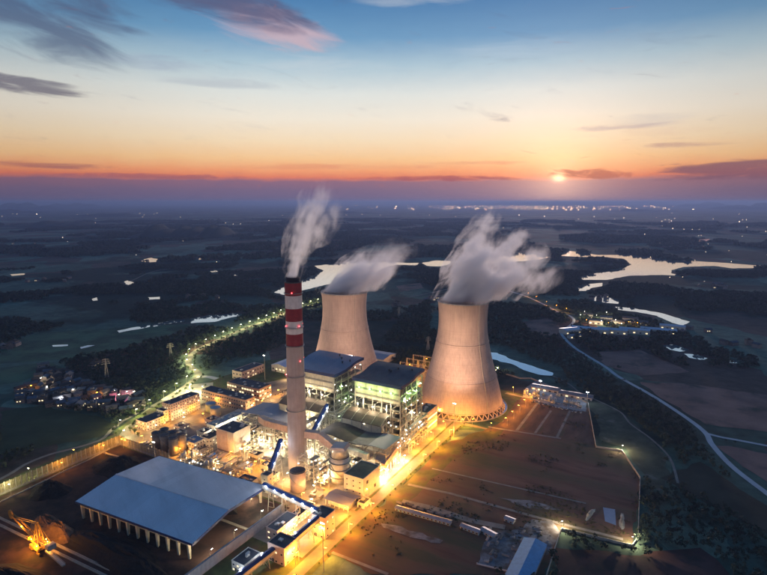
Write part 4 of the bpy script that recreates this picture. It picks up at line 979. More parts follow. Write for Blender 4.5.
# rails of the stacker
def rails():
    for k, (u0, v0, u1, v1) in enumerate(((200, -300, 212, -64), (206, -300, 218, -64), (300, -228, 306, -66), (330, -316, 338, -226))):
        t = thing('rail_track', ['stacker rail nearest the low black heap', 'stacker rail nearest the earth bank', 'lit rail beam crossing under the shed', 'lit rail beam leading from the shed to the dust screen'][k], 'rail track', u0, v0)
        d = Vector((u1-u0, v1-v0, 0)); s = MB(); s.bar((0, 0, .5), (d.x, d.y, .5), 2.4, .8); s.build('track_beam', mat('rail_concrete', (.30, .26, .20), .8, var=.3), t)
        s = MB()
        for e in (-.7, .7): n_ = Vector((-d.y, d.x, 0)).normalized()*e; s.bar((n_.x, n_.y, 1.02), (d.x+n_.x, d.y+n_.y, 1.02), .16, .22)
        s.build('rail', steel_m, t)
rails()
def stacker():
    t = thing('stacker_reclaimer', 'yellow stacker-reclaimer with raised boom on rails among the coal heaps', 'stacker', *UV(40, 551), 1.0, -3)
    s = MB(); s.box(-4.5, 4.5, -7, 7, 3.2, 5); p = s.build('portal', yellow_m, t)
    for a in (-3.5, 3.5):
        for b in (-6, 6):
            q = MB(); q.box(a-.8, a+.8, b-2.2, b+2.2, .4, 1.8); q.bar((a, b, 1.8), (a*.8, b*.8, 3.4), 1.1); q.build('bogie', yellow_m, p)
            for c in (-1.3, 1.3): w = MB(); w.lathe([(.55, -.3), (.55, .3)], 12); o = w.build('wheel', dark_m, p, (a, b+c, .55)); o.rotation_euler = (0, R(90), 0)
    s = MB(); s.lathe([(3.4, 5), (3.4, 6.6)], 24); s.build('slewing_ring', yellow_m, t)
    s = MB(); s.box(-3, 3, -8, 6, 6.6, 8.2); s.build('superstructure', yellow_m, t)
    s = MB()
    for a in (-2.2, 2.2):
        s.bar((a, -3, 8.2), (a*.4, 0, 24), .7); s.bar((a, 4, 8.2), (a*.4, 0, 24), .7)
        for k in range(4): s.bar((a*(1-.15*k), -3+.75*k, 8.2+4*k), (a*(1-.15*k-.15), 4-1.0*(k+1), 8.2+4*(k+1)), .35)
    s.bar((-.9, 0, 24), (.9, 0, 24), .7); s.build('mast', yellow_m, t)
    # boom toward the left rear (negative v), slightly raised
    s = MB(); n = 12
    for a, z in ((-1.6, 0), (1.6, 0), (-1.6, 2.6), (1.6, 2.6)): s.bar((a, -7, 8.6+z), (a*.6, -46, 15+z*.5), .4)
    for k in range(n):
        f = k/n; g = (k+1)/n; y0, y1 = -7-39*f, -7-39*g; z0, z1 = 8.6+6.4*f, 8.6+6.4*g
        for a in (-1.6, 1.6): s.bar((a*(1-.4*f), y0, z0), (a*(1-.4*g), y1, z1+2.6*(1-.5*g)), .25); s.bar((a*(1-.4*f), y0, z0), (a*(1-.4*f), y0, z0+2.6*(1-.5*f)), .25)
    s.build('boom', yellow_m, t)
    s = MB(); s.lathe([(3.4, -.6), (3.9, -.5), (3.9, .5), (3.4, .6)], 20); w = s.build('bucket_wheel', yellow_m, t, (0, -47.5, 15)); w.rotation_euler = (0, R(90), 0)
    s = MB(); s.bar((-.8, 0, 23.7), (-1.1, -38, 15.2), .3); s.bar((.8, 0, 23.7), (1.1, -38, 15.2), .3); s.bar((-.8, 0, 23.7), (-1.4, 19, 11), .3); s.bar((.8, 0, 23.7), (1.4, 19, 11), .3); s.build('tie_rod', yellow_m, t)
    s = MB(); s.bar((-1.6, 5, 8), (-1.6, 20, 10), .6); s.bar((1.6, 5, 8), (1.6, 20, 10), .6); s.bar((-1.6, 5, 10), (-1.6, 20, 11.5), .5); s.bar((1.6, 5, 10), (1.6, 20, 11.5), .5)
    for k in range(5): s.bar((-1.6, 6+3*k, 8.2+.4*k), (1.6, 8+3*k, 8.6+.4*k), .35)
    s.build('counter_boom', yellow_m, t)
    s = MB(); s.box(-3, 3, 17, 22, 8.6, 12.6); s.build('counterweight', conc_gray, t)
    s = MB(); s.box(-4.6, -2.4, -10, -7, 8.5, 11.3); c = s.build('cab', yellow_m, t); s = MB(); s.box(-4.72, -4.62, -9.7, -7.3, 9.4, 10.9); s.build('cab_window', glass_m, c)
    s = MB(); s.bar((0, 12, 4), (0, 38, 1.2), 2.6, 1.2); s.bar((-1.4, 12, 5.2), (-1.4, 38, 2.4), .2); s.bar((1.4, 12, 5.2), (1.4, 38, 2.4), .2); s.build('tripper_belt', steel_m, t)
    for (a, b, z) in ((-3.3, -5, 9.5), (3.3, 5, 9.5), (-2, -24, 13.2), (0, 15, 13), (-3.2, 3, 6.2)):
        q = MB(); q.box(-.28, .28, -.28, .28, -.22, .22); q.build('lamp', E_SOD, t, (a, b, z)); light(t, (a*1.6-1.2, b, z+.4), 14000, SOD, .4)
stacker()
# ================================================================== DUST SCREEN
def dust_screen(label, u0, v0, u1, v1, h, bays):
    d = Vector((u1-u0, v1-v0)); Ld = d.length; ang = math.degrees(math.atan2(-d.y, d.x))
    t = thing('dust_screen', label, 'fence', u0, v0, 0, ang); b = Ld/bays
    def post(): s = MB(); s.box(-.35, .35, -.35, .35, 0, h+.4); s.bar((0, 0, h*.75), (0, -h*.35, 0), .35); return s.mesh('post')
    def pan(): s = MB(); s.box(.4, b-.4, -.08, .08, 2.6, h); return s.mesh('screen_panel')
    def low(): s = MB(); s.box(.36, b-.36, -.2, .2, 0, 2.5); return s.mesh('base_wall')
    for k in range(bays+1): put(cached(('post', h), post), 'post', steel_m, t, (k*b, 0, 0))
    for k in range(bays):
        for j in range(3):
            def seg(j=j): s = MB(); z0 = 2.7+(h-2.7)*j/3; [s.box(.4+(b-.8)*i/4, .4+(b-.8)*(i+.62)/4, -.08, .08, z0, z0+(h-2.7)/3-.25) for i in range(4)]; return s.mesh('screen_panel')
            put(cached(('pan', h, b, j), seg), 'screen_panel', screen_m, t, (k*b, 0, 0))
        put(cached(('low', b), low), 'base_wall', conc_gray, t, (k*b, 0, 0))
    return t
dust_screen('tall slatted dust screen lining the coal yard along the village lane', 140, -318, 352, -318, 12, 42)
dust_screen('short slatted dust screen closing the coal yard behind the blue shed', 352, -317, 352, -232, 11, 16)
# retaining wall between coal yard and plant
def retaining():
    t = thing('retaining_wall', 'grey concrete retaining wall along the open side of the coal shed', 'wall', 150, -62)
    for k in range(24):
        s = MB(); s.box(k*8+.06, k*8+7.94, -.6, .6, 0, 9); s.build('wall_panel', grey_wall, t)
        s = MB(); s.box(k*8-.5, k*8+.5, -1.3, -.62, 0, 8.6); s.build('buttress', grey_wall, t)
    s = MB(); s.box(-.1, 192.1, -.9, .9, 9.02, 9.5); s.build('coping', conc_gray, t)
retaining()
# ================================================================== CONVEYORS
def conveyor(label, p, q, w=4.2, h=3.4, lamps=6, legs=4, power=2600, lampcol=COOL, roofm=None):
    p = Vector(p); q = Vector(q); d = q-p; Lh = math.hypot(d.x, d.y); ang = math.degrees(math.atan2(-d.y, d.x))
    t = thing('conveyor_gallery', label, 'conveyor', p.x, p.y, 0, ang)
    z0, z1 = p.z, q.z; sl = lambda x: z0+(z1-z0)*x/Lh
    s = MB(); s.bar((0, 0, z0-.4), (Lh, 0, z1-.4), w+.6, .6); s.build('deck', steel_m, t)
    n = max(3, int(Lh/7))
    for k in range(n):
        a, b = Lh*k/n+.05, Lh*(k+1)/n-.05
        for e in (-1, 1):
            s = MB(); s.bar((a, e*w/2, sl(a)+h*.42), (b, e*w/2, sl(b)+h*.42), .2, h*.75); s.build('side_panel', ins_m, t)
        s = MB(); s.prism([(-w/2-.4, h), (0, h+.9), (w/2+.4, h), (w/2+.4, h+.2), (0, h+1.15), (-w/2-.4, h+.2)], a, b, 'u')
        s.v = [(x, y, z+sl(x)) for x, y, z in s.v]; s.build('roof_sheet', roofm or roof_navy, t)
    for k in range(legs):
        x = Lh*(k+.5)/legs; z = sl(x)-.7
        if z < 3: continue
        s = MB()
        for e in (-1, 1): s.bar((x, e*w*.9, 0), (x, e*w*.42, z), .5)
        m_ = int(z/5)+1
        for i in range(m_): f, g = i/m_, (i+1)/m_; s.bar((x, -w*(.9-.48*f), z*f), (x, w*(.9-.48*g), z*g), .28)
        s.build('trestle', steel_m, t)
    for k in range(lamps):
        x = Lh*(k+.5)/lamps; s = MB(); s.box(-.5, .5, -.35, .35, -.3, .3); s.build('lamp', LENS[lampcol], t, (x, w/2+.75, sl(x)+h+.3)); light(t, (x, w/2+1.9, sl(x)+h+.6), power, lampcol, .3)
    return t
conveyor('blue-lamped conveyor from the shed corner down to the road-side transfer tower', (340, -84, 20), (334, -16, 18), lamps=6)
conveyor('steep conveyor between the two road-side transfer towers', (328, -13, 16), (300, -20, 8), lamps=2, legs=2)
conveyor('conveyor running on from the lower transfer tower along the main road', (286, -24, 9), (205, -34, 3), lamps=4, legs=5)
conveyor('short sloping conveyor reaching up to the foot of the chimney', (366, -100, 18), (398, -113, 33), lamps=3, legs=2)
conveyor('sloping conveyor climbing between the chimney and the green-lit boiler house', (438, -106, 22), (478, -112, 44), lamps=4, legs=3)
block('transfer_tower', 'pink transfer tower with black roof where the blue-lamped conveyor ends', 'tower', 328, 343, -20, -6, 19, pink_m, roof_dk, kit=1, win=dict(floors=3, step=4.5, w=1.6, wh=1.6, litp=.3))
block('transfer_tower', 'pink transfer tower with black roof at the foot of the steep conveyor', 'tower', 285, 300, -30, -13, 15, pink_m, roof_dk, kit=1, win=dict(floors=2, step=5, w=1.8, wh=1.6, litp=.3))
block('crusher_house', 'long low crusher house with black roof below the blue-lamped conveyor', 'building', 305, 332, -50, -38, 10, pink_m, roof_dk, kit=3, win=dict(floors=2, step=3.6, w=2.0, wh=1.5, litp=.75))
block('crusher_house', 'lower black-roofed wing of the crusher house', 'building', 332.5, 358, -48, -39, 7, pink_m, roof_dk, kit=2, win=dict(floors=2, step=3.4, w=2.0, wh=1.3, litp=.75))
block('pump_hut', 'pale hut with dark roof beside the conveyor along the main road', 'building', 262, 280, -46, -33, 8, pale_m, roof_dk, kit=2, win=dict(floors=2, step=3.6, w=1.8, wh=1.4, litp=.4))
# ================================================================== PIPE RACKS AND SMALL PLANT
def pipe_rack(label, u0, u1, v0, v1, h, group, dense=5, m=None):
    t = thing('pipe_rack', label, 'pipe rack', u0, v0, 0, 0, group); a, b = u1-u0, v1-v0
    nu, nv = max(2, int(a/7)+1), max(2, int(b/7)+1); lv = max(2, int(h/6)+1)
    steel_frame(t, [a*i/(nu-1) for i in range(nu)], [b*i/(nv-1) for i in range(nv)], [h*i/(lv-1) for i in range(lv)], .45, .35, cream_m if m is None else m)
    for k in range(dense):
        r = random.uniform(.25, .8); z = h*random.choice([i/(lv-1) for i in range(1, lv)])+r; s = MB()
        if random.random() < .5: y = random.uniform(.5, b-.5); s.tube([(-1, y, z), (a*.6, y, z), (a*.6, y, z+3), (a+2, y+random.uniform(-2, 2), z+3)], r, 8)
        else: x = random.uniform(.5, a-.5); s.tube([(x, -1, z), (x, b*.5, z), (x, b*.5, max(1, z-4)), (x+random.uniform(-2, 2), b+2, max(1, z-4))], r, 8)
        s.build('pipe', random.choice((ins_m, steel_m, cream_m)), t, smooth=True)
    for k in range(max(1, dense//2)):
        s = MB(); x, y = random.uniform(.2*a, .8*a), random.uniform(.15*b, .85*b); r = random.uniform(1.2, min(2.6, a/3)); z = random.choice([0, h/(lv-1)]); hh = random.uniform(4, 9)
        s.lathe([(r*.3, z+.2), (r, z+1.2), (r, z+hh), (r*.5, z+hh+1)], 14, x, y); s.build('vessel', ins_m, t, smooth=True)
    for z in [h*i/(lv-1) for i in range(1, lv)]:
        s = MB(); s.box(.3, a-.3, b*.7, b-.2, z-.05, z+.05); s.build('floor_grating', MATS['grating'], t)
    return t
for q in ((436, 447, -180, -150, 20), (430, 444, -210, -183, 18), (436, 450, -150, -122, 22), (428, 440, -122, -112, 26)): pipe_rack('steel pipe rack between the white block and the chimney', *q, 'pipe racks left of the chimney', 7)
for q in ((424, 441, -88, -66, 17), (432, 443, -64, -40, 15), (426, 443, -36, -20, 13)): pipe_rack('steel pipe rack in front of the wavy-roofed precipitator', *q, 'pipe racks before the precipitator', 7)
for q in ((396, 408, -90, -70, 24), (392, 404, -66, -58, 18)): pipe_rack('tall open steel frame between chimney and absorber', *q, 'frames beside the absorber', 6)
for q in ((478, 499, -113, -92, 40), (500, 552, -112, -90, 46)): pipe_rack('tall open steel frame filling the gap between the boiler houses', *q, 'frames between the boiler houses', 9, steel_m)
for q in ((500, 550, -25.5, -16, 30),): pipe_rack('steel frame with pipes against the road side of the green-lit boiler house', *q, None, 9, steel_m)
for q in ((360, 368, -200, -150, 7), (356, 362, -225, -205, 6), (352, 392, -212, -209, 6), (404, 426, -178, -172, 9)): pipe_rack('low pipe rack crossing the sodium-lit yard behind the shed', *q, 'low pipe racks in the yard', 5)
for q in ((456, 476, -148, -122, 30), (447, 474, -112, -102, 24), (440, 452, -226, -214, 14), (404, 418, -70, -62, 20)): pipe_rack('slim steel pipe frame wedged between precipitators and chimney', *q, 'slim pipe frames round the chimney', 8)
for q in ((484, 494, -186, -182.5, 34), (560, 566, -178, -120, 50), (556, 562, -84, -30, 56)): pipe_rack('tall slim pipe frame on the end of a boiler house', *q, 'slim pipe frames on the boiler houses', 8, steel_m)
# forecourt walls, kerbs and containers
for (u, v, r_) in [(random.uniform(356, 392), random.uniform(-60, -44), random.choice((0, 90))) for _ in range(6)] + [(random.uniform(398, 428), random.uniform(-178, -140), random.choice((0, 90))) for _ in range(7)] + [(random.uniform(360, 395), random.uniform(-228, -140), random.choice((0, 90))) for _ in range(9)] + [(random.uniform(520, 600), random.uniform(-258, -200), 0) for _ in range(10)]:
    wh_ = 'near the crusher house' if v > -100 else 'beside the brown silos and settling tanks' if u < 396 else 'between white block and chimney' if u < 450 else 'behind the rounded blue roof'
    t = thing('shipping_container', 'plain steel container set down ' + wh_, 'container', u, v, .3, r_, 'containers ' + wh_)
    def mk(): s = MB(); s.box(0, 6, -1.2, 1.2, 0, 2.6); return s.mesh('body')
    put(cached('cont', mk), 'body', mat('container_paint', (.26, .22, .2), .6, objvar=.6, var=.15), t)
    def mk2():
        s = MB()
        for k in range(14): s.box(.2+k*.42, .38+k*.42, -1.26, 1.26, .15, 2.45)
        return s.mesh('rib')
    put(cached('contrib', mk2), 'rib', MATS['container_paint'], t)
    def mk3(): s = MB(); s.box(-.08, -.01, -1.1, -.03, .1, 2.5); s.box(-.08, -.01, .03, 1.1, .1, 2.5); return s.mesh('door')
    put(cached('contd', mk3), 'door', steel_m, t)
def skid(u, v, rot, label, group, s=1.0):
    t = thing('equipment_skid', label, 'equipment', u, v, .2, rot, group)
    def a(): q = MB(); q.box(-3, 3, -1.5, 1.5, 0, .5); return q.mesh('base_frame')
    def b(): q = MB(); q.box(-2.6, -.4, -1.1, 1.1, .52, 3.0); q.box(-2.2, -.8, -.7, .7, 3.0, 3.6); return q.mesh('cabinet')
    def c(): q = MB(); q.tube([(.1, 0, 1.7), (2.8, 0, 1.7)], .85, 12); return q.mesh('drum')
    def d(): q = MB(); q.tube([(1.5, 0, 2.4), (1.5, 0, 4.4), (1.5, 2.2, 4.4), (1.5, 2.2, .2)], .22, 7); q.tube([(.6, 0, 2.4), (.6, 0, 3.6), (-1.4, -1.6, 3.6), (-1.4, -1.6, .2)], .18, 7); return q.mesh('pipe')
    put(cached('sk_a', a), 'base_frame', steel_m, t); put(cached('sk_b', b), 'cabinet', mat('equipment_paint', (.34, .36, .34), .55, objvar=.5, var=.1), t); put(cached('sk_c', c), 'drum', ins_m, t); put(cached('sk_d', d), 'pipe', ins_m, t)
    t.scale = (s, s, s*random.uniform(.9, 1.4))
for (u0, u1, v0, v1, n, l, g) in ((424, 446, -104, -18, 16, 'pump skid among the pipes before the wavy-roofed precipitator', 'pump skids by the precipitator'), (416, 446, -210, -118, 16, 'pump skid between the white block and the chimney', 'pump skids left of the chimney'), (358, 398, -212, -108, 14, 'pump skid in the orange yard behind the shed', 'pump skids in the orange yard'), (492, 560, -250, -192, 10, 'pump skid beside the blue-roofed boiler house', 'pump skids by the boiler house'), (356, 398, -300, -250, 6, 'pump skid near the brown silos', 'pump skids by the silos')):
    for _ in range(n): skid(random.uniform(u0, u1), random.uniform(v0, v1), random.choice((0, 90, 180)), l, g, random.uniform(.7, 1.25))
def stack(x, y, rz, kind, label, group):
    t = wthing('material_stack', label, 'stack', x, y, .3, rz, group)
    if kind:
        def mk(): q = MB(False); [q.tube([(-3, -1.2+.6*i, .3+.52*j), (3, -1.2+.6*i, .3+.52*j)], .28, 7) for j in range(3) for i in range(5-j)]; return q.mesh('pipe_bundle')
        put(cached('pb', mk), 'pipe_bundle', mat('stacked_pipe', (.22, .2, .19), .6, objvar=.4), t)
    else:
        def mk(): q = MB(False); [q.box(-2+1.4*i, -.75+1.4*i, -1, 1, 0, .8+.5*((i*7) % 3)) for i in range(3)]; return q.mesh('crate_pile')
        put(cached('cp', mk), 'crate_pile', mat('stacked_crate', (.26, .24, .23), .8, objvar=.6), t)
    def bs(): q = MB(False); q.box(-3.2, -2.8, -1.5, 1.5, -.3, 0); q.box(2.8, 3.2, -1.5, 1.5, -.3, 0); q.box(-.2, .2, -1.5, 1.5, -.3, 0); return q.mesh('sleeper')
    put(cached('sl', bs), 'sleeper', bark_m, t)
for k in range(46):
    px_, py_ = random.uniform(486, 552), random.uniform(530, 566)
    if px_ > 522 and py_ > 548: continue
    x_, y_ = G(px_, py_); kd = k % 2; stack(x_, y_, random.choice((R(60), R(-30)))+random.uniform(-.1, .1), kd, 'bundle of pipes lying on the gravel yard' if kd else 'pile of crates on the gravel yard', 'pipe bundles on the gravel yard' if kd else 'crate piles on the gravel yard')
for k in range(16):
    x_, y_ = G(400+k*3.4+random.uniform(-1, 1), 503+k*1.0+random.uniform(-1, 1)); stack(x_, y_, R(-30)+random.uniform(-.1, .1), k % 3 == 0, 'dark stack of materials behind the long hut row' if k % 3 else 'bundle of pipes behind the long hut row', 'stacks behind the hut row' if k % 3 else 'pipe bundles behind the hut row')
for k, (u0, v0, a, b, h, wm, rm) in enumerate(((356, -198, 9, 12, 5, cream_m, roof_dk), (374, -228, 7, 9, 5, pale_m, roof_br), (402, -165, 10, 14, 6, cream_m, roof_dk), (400, -145, 8, 10, 5, pale_m, roof_bl2), (356, -168, 8, 8, 4, pink_m, roof_dk), (388, -134, 10, 12, 7, cream_m, roof_dk), (428, -243, 8, 12, 6, pale_m, roof_br), (412, -258, 12, 12, 7, pale_m, roof_dk), (444, -280, 14, 12, 6, pink_m, roof_dk), (500, -240, 12, 14, 7, pale_m, roof_bl2), (520, -236, 10, 12, 6, cream_m, roof_dk), (396, -284, 12, 14, 6, pale_m, roof_br), (412, -300, 14, 12, 5, pink_m, roof_dk), (358, -290, 9, 12, 5, cream_m, roof_dk), (566, -250, 16, 14, 8, pale_m, roof_bl2), (356, -92, 7, 9, 5, pink_m, roof_dk))):
    wn = {id(cream_m): 'cream', id(pale_m): 'whitish', id(pink_m): 'pinkish'}[id(wm)]; rn = 'brown' if rm is roof_br else 'slate' if rm is roof_bl2 else 'dark'
    wh = 'in the yard behind the blue shed' if u0 < 392 and v0 > -240 else 'beside the tanks and offices' if v0 < -250 else 'between pump house and chimney'
    block('equipment_shed', f'small {wn} equipment shed with {rn} roof {wh}', 'shed', u0, u0+a, v0, v0+b, h, wm, rm, kit=3, win=dict(floors=1, step=3.2, w=1.5, wh=1.3, litp=.4, z0=1.6), group=f'{wn} sheds, {rn} roofs, {wh}')
# ================================================================== SITE HUTS AND YARDS RIGHT OF THE ROAD
def hut_row(label, a, b, depth, h, n, z=0):
    (x0, y0), (x1, y1) = G(*a), G(*b); Ld = math.hypot(x1-x0, y1-y0)
    t = wthing('site_hut', label, 'hut', x0, y0, 0, math.atan2(y1-y0, x1-x0))
    s = MB(False); depth *= .85; h *= .8; s.box(0, Ld, 0, depth, 0, h); s.build('wall', mat('hut_panel', (.40, .39, .40), .7, var=.2, scale=.3, streak=.2), t)
    s = MB(False); s.prism([(-.6, h), (depth/2, h+1.1), (depth+.6, h), (depth+.6, h+.2), (depth/2, h+1.35), (-.6, h+.2)], -.5, Ld+.5, 'u'); s.build('roof', mat('hut_roof', (.22, .25, .31), .5, .1, var=.25, scale=.3), t)
    s = MB(False); s.prism([(0, h), (depth, h), (depth/2, h+1.1)], .02, .2, 'u'); s.prism([(0, h), (depth, h), (depth/2, h+1.1)], Ld-.2, Ld-.02, 'u'); s.build('gable', white_m, t)
    for k in range(n):
        q = MB(False); c = Ld*(k+.5)/n; q.box(c-.9, c+.9, -.1, 0, .9, 2.0); o = q.build('window', glass_m, t)
        q = MB(False); q.box(c+1.3, c+2.1, -.1, 0, .1, 2.2); q.build('door', sheetblue, t)
hut_row('long row of white site huts with a blue ridged roof', (395, 511), (450, 526.5), 6, 3.4, 14)
hut_row('short white site hut next to the long hut row', (460, 529), (478.6, 536), 6, 3.4, 5)
hut_row('blue-roofed hut at the edge of the gravel yard', (480, 533), (493, 540), 7, 3.6, 3)
hut_row('small white hut standing alone above the gravel yard', (504, 521.5), (513, 525), 6, 3.6, 2)
def blue_shed():
    u0, v0 = UV(521, 578); u1, v1 = UV(530, 552); t = thing('storage_shed', 'bright blue ridged storage shed on the gravel yard', 'shed', 352, 140); U, D = 55, 18
    s = MB(); s.box(0, U, 0, D, 0, 5.2); s.build('wall', grey_wall, t)
    for k in range(9):
        a, b = U*k/9, U*(k+1)/9-.05
        for e in (0, 1):
            q = MB(); q.prism([(-.6, 5.2), (D/2, 7.6), (D/2, 7.9), (-.6, 5.5)] if e == 0 else [(D/2+.02, 7.6), (D+.6, 5.2), (D+.6, 5.5), (D/2+.02, 7.9)], a, b, 'u'); q.build('roof_sheet', sheetblue, t)
    s = MB(); s.box(-.12, -.02, 5, 13, .1, 4.4); s.build('door', dark_m, t)
    s = MB(); s.prism([(0, 5.2), (D, 5.2), (D/2, 7.6)], .03, .2, 'u'); s.build('gable', grey_wall, t)
blue_shed()
def wall_line(label, pts, h, m, th=.5, name='boundary_wall', cat='wall', seg=14.0):
    W = [G(*p) for p in pts]; t = wthing(name, label, cat, W[0][0], W[0][1])
    x0, y0 = W[0]
    for (a, b) in zip(W[:-1], W[1:]):
        d = Vector((b[0]-a[0], b[1]-a[1], 0)); n = max(1, int(d.length/seg))
        for k in range(n):
            p = Vector((a[0]-x0, a[1]-y0, h/2))+d*k/n; q = Vector((a[0]-x0, a[1]-y0, h/2))+d*(k+1)/n; e = d.normalized()*.35
            s = MB(False); s.bar(tuple(p+e), tuple(q-e), th, h); s.build('wall_panel', m, t)
            s = MB(False); s.box(p.x-.35, p.x+.35, p.y-.35, p.y+.35, 0, h+.3); s.build('pier', m, t)
wall_line('pale boundary wall zigzagging around the fallow fields', [(531,379),(588,404),(589,410),(596,448),(622,452),(640,479),(638,539),(632,547.5),(561,530.5),(547,575),(540,600)], 2.6, mat('boundary_render', (.42, .39, .35), .85, var=.2))
wall_line('low white wall on the lower edge of the gravel yard', [(477,565),(500,570.5),(521,576)], 1.6, white_m)
wall_line('thin boundary wall between the ring road and the pond', [(480,362),(497,372),(520,379),(531,379)], 2.4, MATS['boundary_render'])
wall_line('low wall of the sodium-lit lane along the coal yard', [(0,503),(30,489),(60,474),(90,460),(118,445)], 1.6, MATS['boundary_render'])
for i, (cx, cyy, lu, lv) in enumerate(((590, 515, 26, 5), (622, 522, 30, 5))):
    u, v = UV(cx, cyy); heap(['pale ragged spoil bank left of the blue settling pool', 'pale ragged spoil bank between the settling pool and the boundary wall'][i], u, v, lu, lv, 2.4, tarp_m, rot=(-8, 6)[i], seed=20+i, name='spoil_bank', cat='spoil bank')
def long_shed(label, u0, u1, v0, v1, h):
    t = block('storage_hall', label, 'shed', u0, u1, v0, v1, h, grey_wall, mat('grey_sheet_roof', (.11, .12, .15), .5, .1, var=.2, scale=.2), ridge=('v', 1.6), win=dict(floors=1, step=7, w=3.6, wh=2.2, litp=.5, z0=.8, faces='u'), kit=0, door=False)
long_shed('left half of the long pale shed above the lorry yard', 779, 794, 48, 88, 4.5); long_shed('right half of the long pale shed above the lorry yard', 772, 787, 90, 136, 4.5)
def car_parts():
    b = MB(); b.prism([(-2.2, .35), (2.2, .35), (2.25, .8), (1.3, .95), (.9, 1.0), (-1.9, 1.0), (-2.25, .8)], -.88, .88, 'v'); body = b.mesh('body')
    g = MB(); g.add([(-1.8,-.8,1.0),(1.0,-.8,1.0),(1.0,.8,1.0),(-1.8,.8,1.0),(-1.3,-.65,1.5),(.3,-.65,1.5),(.3,.65,1.5),(-1.3,.65,1.5)], [(3,2,1,0),(4,5,6,7),(0,1,5,4),(1,2,6,5),(2,3,7,6),(3,0,4,7)]); cab = g.mesh('cabin')
    w = MB(); w.lathe([(.33, -.12), (.33, .12)], 10); wh = w.mesh('wheel')
    body.materials.append(mat('car_paint', (.32, .32, .34), .35, .2, objvar=.85, var=.03)); cab.materials.append(glass_m); wh.materials.append(mat('tyre', (.02, .02, .02), .9)); return body, cab, wh
CARP = car_parts()
def car(x, y, rz, label, group, s=1.0):
    t = wthing('parked_car', label, 'car', x, y, .22, rz, group)
    put(CARP[0], 'body', None, t); put(CARP[1], 'cabin', None, t)
    for a in (-1.35, 1.35):
        for b in (-.85, .85): o = put(CARP[2], 'wheel', None, t, (a, b, .33)); o.rotation_euler = (R(90), 0, 0)
    t.scale = (s, s, s); return t
for k in range(30):
    f = (k % 15)/14; x, y = G(532+48*f+random.uniform(-1, 1), 398+11*f+(k//15)*4+random.uniform(-.5, .5)); car(x, y, R(60)+random.choice((0, .1, 1.57)), 'parked vehicle in the rows below the long pale shed', 'vehicles in the lorry yard', 1.25)
for k in range(18): skid(random.uniform(735, 768), random.uniform(42, 128), random.choice((0, 90)), 'machine standing in the floodlit lorry yard', 'machines in the lorry yard', random.uniform(.9, 1.5))
for k in range(22):
    x, y = XY(566+k*3.1, -268+random.uniform(-1, 1)); car(x, y, R(-30), 'parked car in the line past the flat-roofed workshops', 'cars parked by the workshops')
for k in range(12):
    x, y = XY(486+k*2.0, -332+random.uniform(-.5, .5)); car(x, y, R(-30)+random.uniform(-.05, .05), 'parked car between the office block and the brick workshop', 'cars parked by the offices')
# ================================================================== VILLAGE AND FAR BUILDINGS
HW = [mat('house_wall_a', (.20, .17, .165), .8, objvar=.5), mat('house_wall_b', (.14, .12, .12), .8, objvar=.3)]
HR = [mat('house_roof_a', (.045, .04, .042), .8, objvar=.5), mat('house_roof_b', (.11, .10, .10), .8, objvar=.5), mat('house_roof_c', (.06, .085, .12), .6, objvar=.3)]
def house_mesh(i):
    w, d, h = [(12, 9, 7), (10, 10, 9.5), (16, 8, 6), (9, 8, 4)][i]
    a = MB(False); a.box(-w/2, w/2, -d/2, d/2, 0, h); wall = a.mesh('wall')
    r = MB(False)
    if i == 1: r.box(-w/2-.3, w/2+.3, -d/2-.3, d/2+.3, h+.01, h+.5); r.box(-2, 2, -2, 2, h+.5, h+2.8)
    else:
        r.prism([(-d/2-.6, h-.2), (0, h+2.4), (d/2+.6, h-.2), (d/2+.6, h+.1), (0, h+2.75), (-d/2-.6, h+.1)], -w/2-.5, w/2+.5, 'u'); r.prism([(-d/2, h), (d/2, h), (0, h+2.3)], -w/2, w/2, 'u')
    roof = r.mesh('roof'); return wall, roof
def house(x, y, rz, i, label, group, lit=False, s=1.0):
    wl, rf = cached(('house', i), lambda: house_mesh(i))
    mw, mr = random.choice(HW), random.choice(HR)
    if label is None:
        look = ['two-storey ridge-roofed', 'square flat-roofed', 'long low', 'tiny single-storey'][i]; rc = ['dark grey', 'pale grey', 'blue'][HR.index(mr)]
        label = f'{look} village house with {rc} roof' + (' and lit windows' if lit else ''); group = f'{look} village houses, {rc}' + (', lit' if lit else '')
    t = wthing('village_house', label, 'house', x, y, 0, rz, group)
    a = put(wl, 'wall', None, t); b = put(rf, 'roof', None, t)
    if not wl.materials: wl.materials.append(mw)
    if not rf.materials: rf.materials.append(mr)
    a.material_slots[0].link = 'OBJECT'; a.material_slots[0].material = mw; b.material_slots[0].link = 'OBJECT'; b.material_slots[0].material = mr
    w, d, h = [(12, 9, 7), (10, 10, 9.5), (16, 8, 6), (9, 8, 4)][i]
    for k in range(3):
        put(win_mesh(1.8, 1.6, lit and k < 2), 'window', None, t, (-w/2+w*(k+.5)/3, d/2+.02, h*.45), rz=R(90))
    t.scale = (s, s, s); return t
VIL = [(14,402),(20,391),(36,381),(44,366),(60,372),(86,382),(112,392),(137,394),(144,400),(142,411),(116,413),(84,409),(50,406),(28,404)]
open_px(VIL)
def inpoly(x, y, poly):
    c = False; j = len(poly)-1
    for i in range(len(poly)):
        if (poly[i][1] > y) != (poly[j][1] > y) and x < (poly[j][0]-poly[i][0])*(y-poly[i][1])/(poly[j][1]-poly[i][1])+poly[i][0]: c = not c
        j = i
    return c
VW = [G(*p) for p in VIL]; spots = []; tries = 0
while len(spots) < 105 and tries < 6000:
    tries += 1; x = random.uniform(-620, -280); y = random.uniform(680, 980)
    if inpoly(x, y, VW) and all((x-a)**2+(y-b)**2 > 12.5**2 for a, b in spots): spots.append((x, y))
sheet_xy('village_ground', VW, mat('village_dirt', (.075, .062, .055), .9, var=.5, scale=.05), rough=4)
